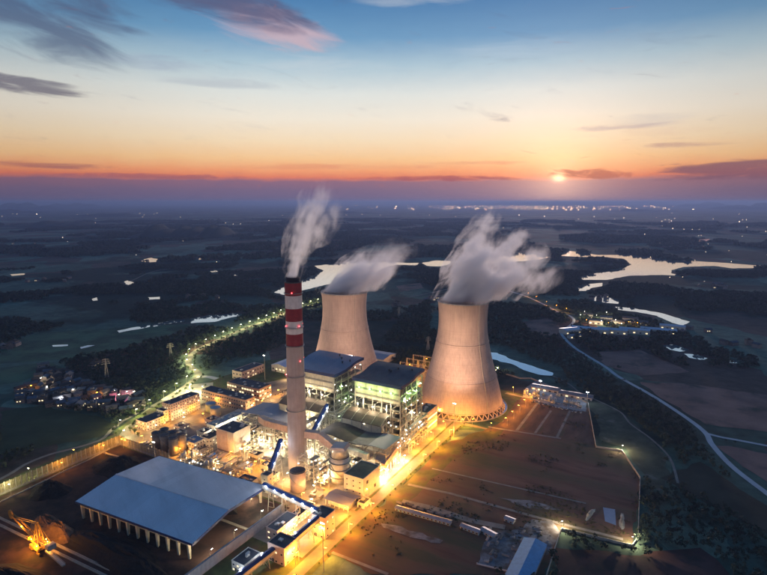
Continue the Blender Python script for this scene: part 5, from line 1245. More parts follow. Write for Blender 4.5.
for i, (x, y) in enumerate(spots):
    lit = random.random() < .22
    house(x, y, R(random.choice((18, 60, 108, 35)))+random.uniform(-.15, .15), random.choice((0, 0, 1, 2, 3)), None, 'village houses', lit, random.uniform(.85, 1.1))
for k, (px, py, col, pw) in enumerate(((118,401,(1,.25,.4),26000),(126,398,(1,.45,.5),12000),(113,397,WHT,9000),(96,399,SOD,7000),(40,384,WHT,9000),(46,393,WHT,7000),(60,404,COOL,9000),(133,398,WHT,7000),(30,392,SOD,4000),(72,396,WHT,5000))):
    u, v = UV(px, py); c = col if col in LENS else WHT
    t = street_lamp(u, v, c, 10, 'lamp lighting a lane among the village houses' if k > 1 else 'lamp lighting the reddish village square', 'village lamps' if k > 1 else 'village square lamps', h=9)
    l = [o for o in t.children if o.type == 'LIGHT'][0]; l.data = cached(('vl', col, pw), lambda: bpy.data.lights.new('lamp_light', 'POINT')); l.data.energy = pw; l.data.color = col; l.data.shadow_soft_size = .5
for (px, py, n, r, where) in ((8,347,4,14,'at the end of the green meadow'),(148,262,5,40,'beside a small far pond'),(55,280,6,80,'along the farm track'),(24,246,6,160,'below the far hills'),(715,288,7,60,'past the long lake'),(675,245,6,120,'beyond the long lake'),(95,368,2,10,'between village and pylon'),(600,300,5,30,'by the narrow ponds'),(200,300,4,50,'near the curved white pond'),(690,332,4,40,'past the blue-roofed factory row'),(740,345,4,40,'in the fields past the factory'),(430,300,5,30,'on the plain between the cooling towers'),(390,305,3,25,'just behind the far cooling tower')):
    x0, y0 = G(px, py)
    for k in range(n): house(x0+random.uniform(-r, r), y0+random.uniform(-r, r), random.uniform(0, 3), random.choice((0, 1, 2)), 'lone farmhouse ' + where, 'farmhouses ' + where, random.random() < .6, 1.1)
# factory along the far river: rows of long sheds and lit yards
def far_shed(px, py, w, d, h, roofm, label, rz=R(-24)):
    x, y = G(px, py); t = wthing('factory_shed', label, 'shed', x, y, 0, rz, 'factory sheds by the far ponds')
    s = MB(False); s.box(-w/2, w/2, -d/2, d/2, 0, h); s.build('wall', pale_m, t); s = MB(False); s.prism([(-d/2-.5, h), (0, h+2.5), (d/2+.5, h), (d/2+.5, h+.3), (0, h+2.9), (-d/2-.5, h+.3)], -w/2-.5, w/2+.5, 'u'); s.build('roof', roofm, t)
    for k in range(5): put(win_mesh(4, 2.5, k % 2 == 0), 'window', None, t, (-w/2+w*(k+.5)/5, d/2+.02, 2), rz=R(90))
for px, py, w, d, h in ((590,332,75,22,9),(612,333,60,20,9),(634,333,60,20,9),(658,333,70,22,9),(672,329,50,18,8)): far_shed(px, py, w, d, h, roof_bl, 'long blue-roofed factory shed in the row near the ponds')
for px, py, w, d, h in ((596,324,30,16,9),(606,322,26,16,12),(617,325,30,16,9),(630,322,34,16,10),(641,325,28,14,8),(588,318,22,14,10)): far_shed(px, py, w, d, h, random.choice(HR), 'smaller grey factory building behind the blue-roofed row')
far_shed(570, 333, 40, 24, 9, roof_bl, 'pale shed inside the bend of the highway', R(20)); far_shed(574, 338, 26, 12, 6, roof_bl2, 'low shed beside the highway bend', R(20))
for k, (px, py) in enumerate(((586,326),(590,329),(601,327),(608,329),(615,326),(621,330),(628,328),(580,321),(584,317),(637,329),(596,321),(606,318))):
    u, v = UV(px, py); street_lamp(u, v, (WHT, SOD)[k % 3 == 0], 5000, 'lamp post in the far factory yard', 'factory yard lamps', h=14)
for k, (px, py) in enumerate(((566,313),(556,310),(546,306),(536,301),(528,297))):
    u, v = UV(px, py); street_lamp(u, v, SOD, 5000, 'lamp post on the highway before its hairpin bend', 'highway lamps', h=12)
x, y = G(624, 380); car(x, y, R(127), 'car driving on the pale highway with its tail lights on', None, 1.3)['category'] = 'car'
# ================================================================== PYLONS
def pylon(px, py, h, rot, k):
    x, y = G(px, py); t = wthing('power_pylon', 'lattice power pylon standing in the dark woods', 'pylon', x, y, 0, rot, 'power pylons')
    def legs():
        s = MB(False)
        for a in (-1, 1):
            for b in (-1, 1): s.bar((3*a, 3*b, 0), (.7*a, .7*b, h*.75), .4); s.bar((.7*a, .7*b, h*.75), (0, 0, h), .3)
        n = 9
        for i in range(n):
            f, g = 3-2.3*i/n, 3-2.3*(i+1)/n; z0, z1 = h*.75*i/n, h*.75*(i+1)/n
            for a in (-1, 1): s.bar((f*a, -f, z0), (g*a, g, z1), .2); s.bar((-f, f*a, z0), (g, g*a, z1), .2)
        return s.mesh('lattice_tower')
    put(cached(('pyl', h), legs), 'lattice_tower', steel_m, t)
    for z, w in ((h*.74, 7), (h*.84, 6), (h*.94, 5)):
        def arm(): s = MB(False); s.bar((-w, 0, z), (w, 0, z), .35); s.bar((-w, 0, z), (0, 0, z+1.8), .25); s.bar((w, 0, z), (0, 0, z+1.8), .25); return s.mesh('cross_arm')
        put(cached(('arm', z, w), arm), 'cross_arm', steel_m, t)
for k, (px, py, h) in enumerate(((107,379,34),(171,358,28),(247,336,26),(428,352,30),(399,318,28))): pylon(px, py, h, .6, k)
# ================================================================== HILLS
def hill(px, py, w, d, h, seed):
    x, y = G(px, py); rr = np.random.default_rng(seed); n, m = 48, 14; vs = []; fs = []
    for j in range(m+1):
        for i in range(n+1):
            a = i/n*2-1; b = j/m*2-1; e = max(0, 1-a*a)*max(0, 1-b*b)
            z = h*e**.8*(.55+.45*math.sin(a*7+seed)*math.sin(a*3.1+seed*2)+.18*math.sin(a*23+seed)+.05*rr.uniform(-1, 1))
            vs.append((x+a*w/2, y+b*d/2, max(z, 0)-1))
    for j in range(m):
        for i in range(n): k = j*(n+1)+i; fs.append((k, k+1, k+n+2, k+n+1))
    me = bpy.data.meshes.new('hill'); me.from_pydata(vs, [], fs); me.materials.append(mat('hill_woods', (.016, .026, .022), .95, var=.4, scale=.01))
    for p in me.polygons: p.use_smooth = True
    o = bpy.data.objects.new('hill', me); C.objects.link(o); struct(o)
for a in ((187,236,820,600,135,3),(25,209,2600,1500,300,5),(72,207.5,2600,1800,320,9),(5,213,1800,1200,120,11),(705,207,4200,2000,290,13),(752,209,3000,1500,280,15),(640,211,2000,1200,70,17),(110,216,1800,900,70,19),(330,213,2400,900,60,21),(270,226,900,500,40,23),(60,226,1500,700,60,25)): hill(*a)
# ================================================================== WOODS
def vnoise(x, y, seed):
    def h(i, j):
        n = np.sin(i*127.1 + j*311.7 + seed*74.7)*43758.5453; return n - np.floor(n)
    i = np.floor(x); j = np.floor(y); fx = x-i; fy = y-j; fx = fx*fx*(3-2*fx); fy = fy*fy*(3-2*fy)
    return (h(i, j)*(1-fx)+h(i+1, j)*fx)*(1-fy)+(h(i, j+1)*(1-fx)+h(i+1, j+1)*fx)*fy
def fnoise(x, y, s, seed): return .55*vnoise(x/s, y/s, seed)+.3*vnoise(x/s*2.1, y/s*2.1, seed+1)+.15*vnoise(x/s*4.3, y/s*4.3, seed+2)
def np_inpoly(x, y, poly):
    c = np.zeros(len(x), bool); j = len(poly)-1
    for i in range(len(poly)):
        xi, yi = poly[i]; xj, yj = poly[j]
        if yi != yj: c ^= ((yi > y) != (yj > y)) & (x < (xj-xi)*(y-yi)/(yj-yi)+xi)
        j = i
    return c
def free(x, y, margin=0):
    ok = np.ones(len(x), bool)
    for p in NOTREE_POLYS: ok &= ~np_inpoly(x, y, p)
    for line, w in NOTREE_LINES:
        for (ax, ay), (bx, by) in zip(line[:-1], line[1:]):
            dx, dy = bx-ax, by-ay; L2 = dx*dx+dy*dy or 1; t = np.clip(((x-ax)*dx+(y-ay)*dy)/L2, 0, 1)
            ok &= (x-ax-t*dx)**2+(y-ay-t*dy)**2 > w*w
    return ok
def scatter(r0, r1, sp, dens_fn):
    n = int((r1*1.5/sp))+2; gx, gy = np.meshgrid(np.arange(-n, n+1)*sp, np.arange(0, n+1)*sp); x = gx.ravel()+rng.uniform(-.45, .45, gx.size)*sp; y = gy.ravel()+rng.uniform(-.45, .45, gx.size)*sp
    r = np.hypot(x, y); a = np.degrees(np.arctan2(x, y)); k = (r >= r0) & (r < r1) & (np.abs(a) < 41) & (y > 250); x, y = x[k], y[k]
    k = dens_fn(x, y) & free(x, y); return x[k], y[k]
def leafy(name, x, y, rad, hgt, ntri, size, m, label):
    """every tree a cloud of small leaf faces around several lobes, all in one mesh"""
    n = len(x); lob = 5
    la = rng.uniform(0, 2*np.pi, (n, lob)); lr = rng.uniform(.15, .62, (n, lob)); lz = rng.uniform(.35, .85, (n, lob)); ls = rng.uniform(.35, .6, (n, lob))
    which = rng.integers(0, lob, (n, ntri)); I = np.arange(n)[:, None]
    d = rng.normal(size=(n, ntri, 3)); d /= np.linalg.norm(d, axis=2, keepdims=True); d[..., 2] = np.abs(d[..., 2])*np.where(rng.random((n, ntri)) < .8, 1, -1)
    q = rng.uniform(.65, 1.05, (n, ntri, 1)); R_ = rad[:, None]; H_ = hgt[:, None]; S = ls[I, which]
    c = np.empty((n, ntri, 3)); c[..., 0] = x[:, None]+R_*(lr[I, which]*np.cos(la[I, which])+S*d[..., 0]*q[..., 0]); c[..., 1] = y[:, None]+R_*(lr[I, which]*np.sin(la[I, which])+S*d[..., 1]*q[..., 0]); c[..., 2] = H_*(lz[I, which]+.42*S*d[..., 2]*q[..., 0])
    t1 = np.cross(d, rng.normal(size=d.shape)); t1 /= np.linalg.norm(t1, axis=2, keepdims=True); t2 = np.cross(d, t1); sz = (size*R_[..., None])*rng.uniform(.7, 1.4, (n, ntri, 1))
    tilt = d*rng.uniform(-.5, .5, (n, ntri, 1))
    p = np.stack([c+sz*(t1+tilt), c+sz*(-.5*t1+.87*t2), c+sz*(-.5*t1-.87*t2-tilt)], axis=2).reshape(-1, 3)
    p[:, 2] = np.maximum(p[:, 2], .2)
    me = bpy.data.meshes.new(name); nt = n*ntri
    me.vertices.add(nt*3); me.vertices.foreach_set('co', p.astype(np.float32).ravel()); me.loops.add(nt*3); me.loops.foreach_set('vertex_index', np.arange(nt*3, dtype=np.int32)); me.polygons.add(nt); me.polygons.foreach_set('loop_start', np.arange(0, nt*3, 3, dtype=np.int32)); me.update(); me.validate()
    me.materials.append(m); o = bpy.data.objects.new(name, me); C.objects.link(o); o['kind'] = 'stuff'; o['label'] = label; o['category'] = 'woods'
    return o
def dens(s, seed, thr): return lambda x, y: fnoise(x, y, s, seed) > thr
DENSE = [[G(*p) for p in q] for q in ([(655,470),(690,440),(715,452),(767,500),(800,540),(790,640),(735,600),(700,545),(645,552),(650,500)], [(60,362),(120,352),(196,328),(230,330),(186,350),(180,366),(190,376),(165,394),(150,398),(120,390),(70,372)], [(600,362),(616,378),(650,397),(690,424),(705,440),(690,455),(660,448),(630,420),(600,398),(560,376),(560,355)], [(200,352),(225,342),(290,318),(300,340),(262,356),(232,362),(205,372)], [(0,455),(40,450),(20,462),(0,472)], [(400,318),(430,300),(430,345),(385,342)], [(500,330),(550,345),(590,368),(560,372),(510,350),(497,345)])]
def wood_mask(x, y):
    k = fnoise(x, y, 190, 3) > .53
    for p in DENSE: k |= np_inpoly(x, y, p) & (fnoise(x, y, 60, 8) > .22)
    return k
x, y = scatter(300, 1050, 7.5, wood_mask); n = len(x); leafy('woodland', x, y, rng.uniform(3.2, 5.2, n), rng.uniform(6, 11, n), 60, .20, leaf_m, 'dark broadleaf woods spreading around the power plant')
x, y = scatter(1050, 2700, 12, wood_mask); n = len(x); leafy('woodland', x, y, rng.uniform(6, 9.5, n), rng.uniform(7, 12, n), 26, .34, leaf_m, 'dark woods covering the plain beyond the plant')
x, y = scatter(2700, 9000, 40, lambda x, y: fnoise(x, y, 420, 5) > .545); n = len(x); leafy('woodland', x, y, rng.uniform(18, 36, n), rng.uniform(8, 15, n), 22, .36, leaf_m, 'far dark woods fading towards the horizon')
x, y = scatter(280, 760, 16, lambda x, y: fnoise(x, y, 50, 11) > .60); n = len(x); leafy('scrub', x, y, rng.uniform(1.5, 2.6, n), rng.uniform(2, 3.5, n), 30, .25, leaf_m, 'low bushes dotted over open ground')
VP = np.array(VW); x = rng.uniform(VP[:, 0].min(), VP[:, 0].max(), 1500); y = rng.uniform(VP[:, 1].min(), VP[:, 1].max(), 1500); k = np_inpoly(x, y, VW)
for a, b in spots: k &= (x-a)**2+(y-b)**2 > 49
x, y = x[k], y[k]; n = len(x); leafy('garden_trees', x, y, rng.uniform(1.8, 3.4, n), rng.uniform(3, 6.5, n), 40, .24, leaf_m, 'small dark garden trees filling the gaps between village houses')
FP = [G(*p) for p in [(372,575),(545,575),(562,531),(632,548),(640,480),(622,453),(596,448),(588,412),(545,404),(503,424),(450,452),(405,490),(340,548)]]; FA = np.array(FP)
x = rng.uniform(FA[:, 0].min(), FA[:, 0].max(), 9000); y = rng.uniform(FA[:, 1].min(), FA[:, 1].max(), 9000); k = np_inpoly(x, y, FP) & (fnoise(x, y, 34, 15) > .60); x, y = x[k], y[k]; n = len(x)
leafy('field_weeds', x, y, rng.uniform(.5, 1.5, n), rng.uniform(.4, 1.3, n), 16, .4, mat('weeds', (.075, .07, .03), .9, var=.4, scale=.2), 'tufts of rough weeds growing over the fallow fields')
# roadside trees along the approach road, each its own
def tree_mesh(seed):
    r = random.Random(seed); cr = MB(False); lobes = [(r.uniform(-1.4, 1.4), r.uniform(-1.4, 1.4), r.uniform(3.2, 6.0), r.uniform(1.0, 1.7)) for _ in range(7)]
    for k in range(230):
        lx, ly, lz, s = r.choice(lobes); d = Vector((r.gauss(0, 1), r.gauss(0, 1), r.gauss(0, 1))).normalized(); p = Vector((lx, ly, lz))+d*s*r.uniform(.5, 1.05)
        a = d.cross(Vector((r.gauss(0, 1), r.gauss(0, 1), r.gauss(0, 1)))).normalized(); b = d.cross(a); z = r.uniform(.3, .55); cr.add([tuple(p+a*z), tuple(p-a*z*.5+b*z*.8), tuple(p-a*z*.5-b*z*.8+d*.2)], [(0, 1, 2)])
    t = MB(False); t.lathe([(.24, 0), (.17, 1.6), (.1, 3.6)], 7)
    for _ in range(4): lx, ly, lz, s = r.choice(lobes); t.tube([(0, 0, 2.2), (lx*.5, ly*.5, lz*.7), (lx, ly, lz)], .07, 5)
    a, b = cr.mesh('crown', fixn=False), t.mesh('trunk'); a.materials.append(leaf2_m); b.materials.append(bark_m); return a, b
TM = [tree_mesh(i) for i in range(5)]
def tree(x, y, label, group, s=1.0):
    t = wthing('roadside_tree', label, 'tree', x, y, 0, random.uniform(0, 6.28), group); a, b = random.choice(TM); put(b, 'trunk', None, t); put(a, 'crown', None, t); t.scale = (s, s, s*random.uniform(.9, 1.2))
def along(line, step, off, jitter=.5, start=0.0):
    acc = start; out = []
    for (ax, ay), (bx, by) in zip(line[:-1], line[1:]):
        d = math.hypot(bx-ax, by-ay)
        while acc < d:
            f = acc/d; nx, ny = -(by-ay)/d, (bx-ax)/d; out.append((ax+(bx-ax)*f+nx*off, ay+(by-ay)*f+ny*off, math.atan2(by-ay, bx-ax))); acc += step
        acc -= d
    return out
for off in (-9, 9):
    for (x, y, a) in along(left_line, 11, off):
        seg_ = 'between village and office block' if y < 760 else 'round its tight bend' if y < 960 else 'beyond its tight bend'
        if random.random() < .72: tree(x+random.uniform(-1.5, 1.5), y+random.uniform(-2, 2), 'small roadside tree on the lamp-lit approach road ' + seg_, 'trees on the approach road ' + seg_, random.uniform(.75, 1.15))
for k in range(26):
    u, v = random.uniform(400, 590), random.choice((random.uniform(-356, -346), random.uniform(-320, -312))) if k % 2 else random.uniform(-402, -380)
    if k % 2 and v > -330 and u < 480: continue
    x, y = XY(u, v); tree(x, y, 'small ornamental tree on the lawns round the office blocks', 'trees on the office lawns', random.uniform(.6, .95))
for k in range(28):
    x, y = XY(300+k*11.3, 8.6+random.uniform(-.4, .4)); tree(x, y, 'young tree on the verge of the sodium-lit main road', 'young trees on the main road verge', random.uniform(.3, .5))
# ================================================================== LAMPS IN PLACE
for k in range(20):
    u = 272+k*18.2; s = 1 if k % 2 else -1
    street_lamp(u, -6.6*s, SOD, 22000, 'sodium lamp post on the %s side of the straight main road' % ('plant' if s > 0 else 'field'), 'lamps along the main road, %s side' % ('plant' if s > 0 else 'field'), rot=(-90 if s == -1 else 90)*1, arm=2.0)
for k, (u, v, r) in enumerate(((604,20,0),(604,44,0),(630,57,90),(655,58,90),(680,59,90),(705,60,90),(730,61,90),(748,30,180),(745,52,180),(612,-30,0),(608,-58,0))):
    street_lamp(u, v, SOD, 8500, 'sodium lamp post on the ring road around the cooling tower', 'lamps around the cooling tower', rot=r)
for k, (x, y, a) in enumerate(along(left_line, 34, 6.2, start=8)):
    v_ = x*SA - y*CA + 240; u_ = x*CA + y*SA
    street_lamp(u_, v_, YEL, 11000 if k < 18 else 14000, 'yellow-green lamp post on the approach road ' + ('between village and office block' if y < 760 else 'round its tight bend' if y < 960 else 'beyond its tight bend'), 'lamps on the approach road' + ('' if y < 760 else ' bend' if y < 960 else ' far end'), rot=math.degrees(a)-60-90, h=11)
def yard_lamps(pts, col, power, label, group, h=9):
    for k, (u, v) in enumerate(pts): street_lamp(u, v, WARM if col == SOD and k % 2 else col, power*random.uniform(.75, 1.25), label, group, h=h, rot=random.choice((0, 90, 180, 270)))
yard_lamps([(370,-300),(372,-285),(368,-236),(371,-215),(373,-140),(366,-175),(388,-142),(402,-168),(392,-182),(385,-120),(372,-90),(388,-95),(365,-60),(380,-55),(392,-48),(362,-45),(352,-30),(344,-28),(408,-20),(430,-8),(312,-30),(322,-36),(296,-8),(408,-228)], SOD, 9500, 'lamp post in the plant yards between shed and chimney', 'yard lamps')
yard_lamps([(420,-318),(440,-317),(460,-316),(480,-315),(498,-316),(396,-314),(380,-330),(430,-300),(452,-290),(505,-255),(520,-255),(545,-262),(566,-262),(590,-262),(612,-262),(630,-300),(580,-215),(600,-232),(530,-216)], SOD, 7500, 'lamp post on the streets between the office blocks', 'lamps by the offices')
yard_lamps([(492,-372),(505,-378),(520,-368),(488,-358),(515,-392)], YEL, 16000, 'bright lamp post on the entrance plaza', 'entrance plaza lamps', 11)
yard_lamps([(424,-235),(440,-240),(460,-243),(478,-258),(492,-240),(432,-215),(446,-226),(448,-146),(432,-176),(428,-140),(438,-118),(420,-150),(440,-108),(424,-95),(442,-84),(430,-62),(444,-60),(443,-35),(432,-28),(428,-12),(446,-10),(462,-10),(480,-12),(420,-66),(402,-62),(400,-80),(470,-100),(474,-70),(474,-40),(474,-150),(470,-170),(492,-105),(495,-98)], WHT, 7500, 'white lamp post among the pipe racks and ducts', 'white process lamps', 7)
for k, (u, v, z, c, p) in enumerate(((497.9,-80,67,GRN,3200),(497.9,-66,67,GRN,3200),(497.9,-52,67,GRN,3200),(497.9,-38,67,GRN,3200),(508,-26,60,GRN,6500),(522,-26,62,GRN,6500),(538,-26,60,GRN,6500),(548,-26,66,GRN,5000),(512,-40,66,GRN,5000))):
    floodlight(u-.5, v+.8, z+.4, c, p, 'green-tinted lamp on the top floor of the brown-roofed boiler house', 0, 'green lamps of the boiler house')
for k, (u, v, z, p) in enumerate(((495,-172,50,3500),(495,-150,50,3500),(495,-130,50,3500),(497,-80,48,3500),(497,-60,48,3500),(497,-42,48,3500),(474,-84,26,4000),(474,-64,26,4000),(474,-46,26,4000),(472,-176,26,4000),(472,-156,26,4000),(472,-134,26,4000))):
    floodlight(u-1.6, v, z, WHT, p, 'cream work lamp on the faces of the boiler houses and bunkers', 0, 'work lamps on the boilers')
for k, (u, v, z, p) in enumerate(((505,-113.5,22,2600),(520,-113.5,40,2600),(540,-113.5,30,2600),(552,-113.5,52,2200),(528,-113.5,14,2600),(512,-113.5,58,2200),(510,-24.5,22,2400),(530,-24.5,36,2400),(548,-24.5,18,2400))):
    floodlight(u, v, z, (GRN if k < 6 else WHT), p, 'work lamp on the open side frames of the boiler houses', 0, 'work lamps on the open frames')
for k, (u, v) in enumerate(((710,-150),(734,-126),(760,-150),(785,-120),(700,-110),(805,-140))):
    street_lamp(u, v, SOD, 13000, 'sodium lamp post in the switchyard', 'switchyard lamps', h=12)
for k, (px, py) in enumerate(((540,391.5),(587,403.5))):
    u, v = UV(px, py); mast(u, v, 16, COOL, 7500, ['cool white floodlight mast left in the lorry yard', 'cool white floodlight mast at the corner of the boundary wall'][k], None)
for k, (px, py) in enumerate(((622,452),(561,530),(632,546),(497,372))):
    u, v = UV(px, py); street_lamp(u, v, WHT, 6500, 'lamp post at a corner of the boundary wall round the fields', 'boundary wall lamps', h=7)
for (u, v, c, p) in ((205,-310,SOD,5000),(232,-309,YEL,4500),(258,-326,YEL,7000),(282,-309,SOD,5000),(305,-327,SOD,5000),(328,-309,SOD,6000),(348,-306,SOD,6000),(180,-327,SOD,5000)):
    street_lamp(u, v, c, p, 'lamp post lighting the tall dust screen', 'lamps by the dust screen', h=11, rot=90)
for (u, v) in ((262,-70),(290,-72),(322,-72),(338,-100)): street_lamp(u, v, WHT, 3500, 'lamp post in the coal yard near the retaining wall', 'coal yard lamps', h=8)
# added masts and roof spots, only there to brighten the chimney and towers
def aim(u, v, h, tu, tv, tz): return (tu-u, tv-v, tz)
for (u, v, h, tu, tv, tz, p, sz, l) in ((330, -225, 34, 410, -101, 110, 330000, 80, 'added fill-light mast washing the chimney from the yard behind the shed'),
        (296, 16, 40, 410, -101, 110, 400000, 80, 'added fill-light mast washing the chimney from the main road verge'),
        (566, 11, 42, 671, -22, 85, 500000, 66, 'tall added fill-light mast on the field side of the main road, facing the cooling tower'),
        (610, -330, 40, 653, -205, 85, 560000, 100, 'tall added fill-light mast near the warehouse, facing the far cooling tower')):
    mast(u, v, h, PNK, p, l, None, target=aim(u, v, h, tu, tv, tz), size=sz, radius=1.0)
for (u, v, z, tu, tv, tz, p, l) in ((556, -30, 82.5, 671, -22, 75, 190000, 'added roof fill light on the brown-roofed boiler house facing the near cooling tower'),
        (558, -128, 82.5, 653, -205, 80, 280000, 'added roof fill light on the blue-roofed boiler house facing the far cooling tower')):
    floodlight(u, v, z, PNK, p/4.6, l, 180, None, 'SPOT', None, 130, 1.0)  # roof spot added to lighten the tower shell it faces
    lo = [o for o in C.objects if o.type == 'LIGHT'][-1]; lo.rotation_euler = Vector((-(tu-u), (tv-v), tz-z)).to_track_quat('-Z', 'Y').to_euler()
# ================================================================== LIGHTS OF FAR TOWNS
def far_lights(name, n, pxr, dist, size, m, label, cluster=None):
    s = MB(False)
    for _ in range(n):
        d = dist(); a = math.atan((pxr()-383.5)/FPX); x, y = d*math.tan(a), d; k = size*d/1000*random.uniform(.6, 1.5); h = k*random.uniform(.6, 1.6)
        s.box(x-k, x+k, y-k, y+k, 0, h*2)
    o = s.build(name, m); o['kind'] = 'stuff'; o['label'] = label; o['category'] = 'town lights'
city = emat('city_light', (1, .55, .26), 80); city2 = emat('village_light', (1, .74, .48), 12)
far_lights('city_lights', 240, lambda: random.gauss(515, 62), lambda: random.uniform(19000, 42000), .20, city, 'string of bright town lights along the horizon below the sun')
far_lights('city_lights', 70, lambda: random.uniform(300, 767), lambda: random.uniform(20000, 40000), .22, city, 'sparser town lights spread along the horizon')
far_lights('hamlet_lights', 90, lambda: random.uniform(-20, 790), lambda: random.uniform(2500, 14000), .22, city2, 'tiny house lights scattered over the dark plain')
far_lights('hamlet_lights', 50, lambda: random.gauss(700, 40), lambda: random.uniform(1800, 9000), .2, city2, 'tiny house lights on the plain beyond the long lake')
# ================================================================== STEAM
def plume(label, base, blobs, density, aniso=.45, nscale=.03, cut=.42, voxel=3.0, col=(.99, .985, .995), step=.35, floor_z=147.5, lean=40):
    """blobs: (dx right, dy away, dz up, radius); one closed lumpy volume following the drifting steam"""
    bx, by = base
    bm = bmesh.new()
    for (dx, dy, z, r) in blobs:
        mtx = Matrix.Translation((dx, dy, z)); bmesh.ops.create_icosphere(bm, subdivisions=3, radius=r*1.02, matrix=mtx)
    me0 = bpy.data.meshes.new('steam_tmp'); bm.to_mesh(me0); bm.free()
    tmp = bpy.data.objects.new('steam_tmp', me0); C.objects.link(tmp); md = tmp.modifiers.new('r', 'REMESH'); md.mode = 'VOXEL'; md.voxel_size = voxel
    dg = bpy.context.evaluated_depsgraph_get(); me = bpy.data.meshes.new_from_object(tmp.evaluated_get(dg)); bpy.data.objects.remove(tmp); bpy.data.meshes.remove(me0); me.name = 'steam_plume'; me.materials.clear()
    M = bpy.data.materials.new('steam'); M.use_nodes = True; N = M.node_tree.nodes; L = M.node_tree.links; N.clear()
    out = N.new('ShaderNodeOutputMaterial'); pv = N.new('ShaderNodeVolumePrincipled'); L.new(pv.outputs[0], out.inputs['Volume']); pv.inputs['Color'].default_value = (*col, 1); pv.inputs['Anisotropy'].default_value = aniso
    tc = N.new('ShaderNodeTexCoord'); P = tc.outputs['Object']
    nz0 = N.new('ShaderNodeTexNoise'); nz0.inputs['Scale'].default_value = nscale*.7; L.new(P, nz0.inputs['Vector'])
    wv = N.new('ShaderNodeVectorMath'); wv.operation = 'MULTIPLY_ADD'; L.new(nz0.outputs['Color'], wv.inputs[0]); wv.inputs[1].default_value = (.6/nscale,)*3
    sb = N.new('ShaderNodeVectorMath'); sb.operation = 'SUBTRACT'; L.new(P, sb.inputs[0]); sb.inputs[1].default_value = (.3/nscale,)*3; L.new(sb.outputs[0], wv.inputs[2])
    acc = None
    for (dx, dy, z, r) in blobs:
        ds = N.new('ShaderNodeVectorMath'); ds.operation = 'DISTANCE'; L.new(wv.outputs[0], ds.inputs[0]); ds.inputs[1].default_value = (dx, dy, z)
        mr = N.new('ShaderNodeMapRange'); mr.interpolation_type = 'SMOOTHSTEP'; L.new(ds.outputs['Value'], mr.inputs[0]); mr.inputs[1].default_value = r; mr.inputs[2].default_value = 0
        if acc is None: acc = mr.outputs[0]
        else:
            m = N.new('ShaderNodeMath'); m.operation = 'SMOOTH_MAX'; m.inputs[2].default_value = .35; L.new(acc, m.inputs[0]); L.new(mr.outputs[0], m.inputs[1]); acc = m.outputs[0]
    mp = N.new('ShaderNodeMapping'); mp.vector_type = 'TEXTURE'; mp.inputs['Rotation'].default_value = (0, R(lean), 0); mp.inputs['Scale'].default_value = (.7, .7, 2.3); L.new(wv.outputs[0], mp.inputs[0])
    nz = N.new('ShaderNodeTexNoise'); nz.inputs['Scale'].default_value = nscale*1.25; nz.inputs['Detail'].default_value = 8; nz.inputs['Roughness'].default_value = .68; L.new(mp.outputs[0], nz.inputs['Vector'])
    m1 = N.new('ShaderNodeMath'); m1.operation = 'MULTIPLY_ADD'; L.new(nz.outputs[0], m1.inputs[0]); m1.inputs[1].default_value = 3.2; m1.inputs[2].default_value = -1.98
    m2 = N.new('ShaderNodeMath'); m2.operation = 'ADD'; L.new(m1.outputs[0], m2.inputs[0]); L.new(acc, m2.inputs[1])
    m3 = N.new('ShaderNodeMapRange'); L.new(m2.outputs[0], m3.inputs[0]); m3.inputs[1].default_value = -.06; m3.inputs[2].default_value = cut*1.5; m3.inputs[4].default_value = density
    # thins with height
    sp = N.new('ShaderNodeSeparateXYZ'); L.new(P, sp.inputs[0]); zm = max(b[2] for b in blobs); z0 = min(b[2] for b in blobs)
    th = N.new('ShaderNodeMapRange'); L.new(sp.outputs[2], th.inputs[0]); th.inputs[1].default_value = z0; th.inputs[2].default_value = zm+10; th.inputs[3].default_value = 1; th.inputs[4].default_value = .10
    xm = max(b[0] for b in blobs); tx = N.new('ShaderNodeMapRange'); L.new(sp.outputs[0], tx.inputs[0]); tx.inputs[1].default_value = xm*.12; tx.inputs[2].default_value = xm+10; tx.inputs[3].default_value = 1; tx.inputs[4].default_value = .10
    mt = N.new('ShaderNodeMath'); mt.operation = 'MULTIPLY'; L.new(th.outputs[0], mt.inputs[0]); L.new(tx.outputs[0], mt.inputs[1])
    m4 = N.new('ShaderNodeMath'); m4.operation = 'MULTIPLY'; L.new(m3.outputs[0], m4.inputs[0]); L.new(mt.outputs[0], m4.inputs[1]); cl = N.new('ShaderNodeMapRange'); L.new(sp.outputs[2], cl.inputs[0]); cl.inputs[1].default_value = floor_z; cl.inputs[2].default_value = floor_z+3
    m5 = N.new('ShaderNodeMath'); m5.operation = 'MULTIPLY'; L.new(m4.outputs[0], m5.inputs[0]); L.new(cl.outputs[0], m5.inputs[1]); L.new(m5.outputs[0], pv.inputs['Density'])
    M.cycles.volume_step_rate = step
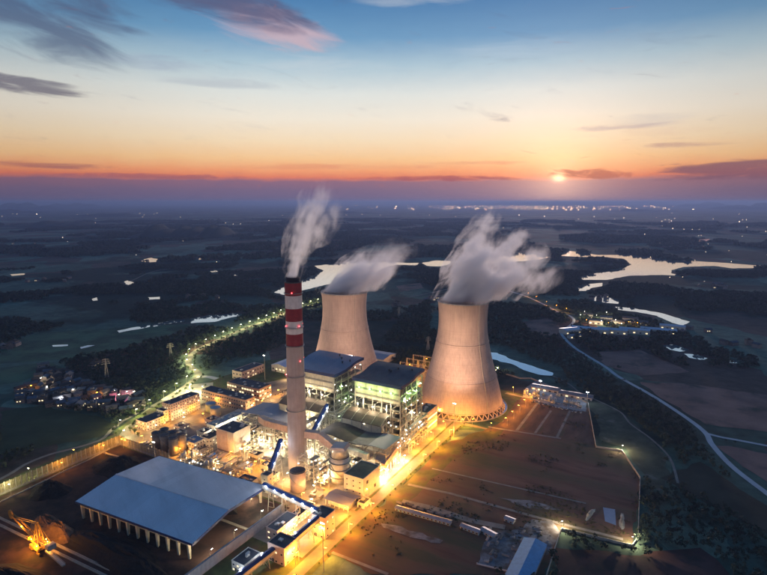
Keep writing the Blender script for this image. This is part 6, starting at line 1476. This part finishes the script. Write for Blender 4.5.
    me.materials.append(M); o = bpy.data.objects.new('steam_plume', me); C.objects.link(o); o.location = (bx, by, 0); o['label'] = label; o['category'] = 'steam'; o['kind'] = 'stuff'
    return o
T2 = XY(671, -22); T1 = XY(653, -205); CH = XY(410, -101)
plume('broad white steam billowing off the cooling tower beside the ring road', T2, [(2,0,138,48),(2,0,156,40),(8,2,166,42),(4,0,180,38),(20,4,182,38),(36,6,174,36),(52,8,168,32),(10,4,198,32),(24,6,206,30),(12,6,218,27),(18,8,232,25),(26,8,246,22),(34,10,257,18),(44,10,206,26),(58,12,216,24),(70,12,226,20),(80,12,234,15),(72,10,176,28),(90,12,176,26),(108,14,178,23),(124,14,182,18),(96,12,206,24),(60,12,196,28)], .34)
plume('short white steam cloud leaning off the cooling tower behind the boilers', T1, [(2,0,138,48),(8,0,158,38),(18,2,168,38),(32,4,178,36),(48,6,186,34),(62,8,194,31),(76,8,203,27),(90,8,211,21),(62,8,176,26),(46,6,170,28)], .36)
plume('thin lavender smoke column drifting up from the banded chimney', CH, [(1,0,203,10.5),(1.2,0,210,10.5),(1.5,0,217,12.5),(3,0,225,14),(5,0,234,16),(8,0,243,18),(12,2,253,20),(17,2,264,21),(23,2,275,21),(30,3,285,18),(26,3,252,17),(34,3,262,16),(42,3,271,14)], .26, nscale=.06, voxel=1.6, step=.3, floor_z=204.5, lean=18)
# ================================================================== HAZE
hz = MB(False); hz.box(-63500, 63500, -63500, 63500, -1.5, 335); ho = hz.build('haze', None); ho['kind'] = 'stuff'; ho['label'] = 'even evening haze lying over the plain'; ho['category'] = 'haze'
HM = bpy.data.materials.new('haze'); HM.use_nodes = True; N_ = HM.node_tree.nodes; N_.clear(); o_ = N_.new('ShaderNodeOutputMaterial'); v_ = N_.new('ShaderNodeVolumePrincipled')
HM.node_tree.links.new(v_.outputs[0], o_.inputs['Volume']); v_.inputs['Color'].default_value = (.26, .36, .64, 1); v_.inputs['Density'].default_value = 7.0e-5; v_.inputs['Anisotropy'].default_value = .35
ho.data.materials.append(HM)
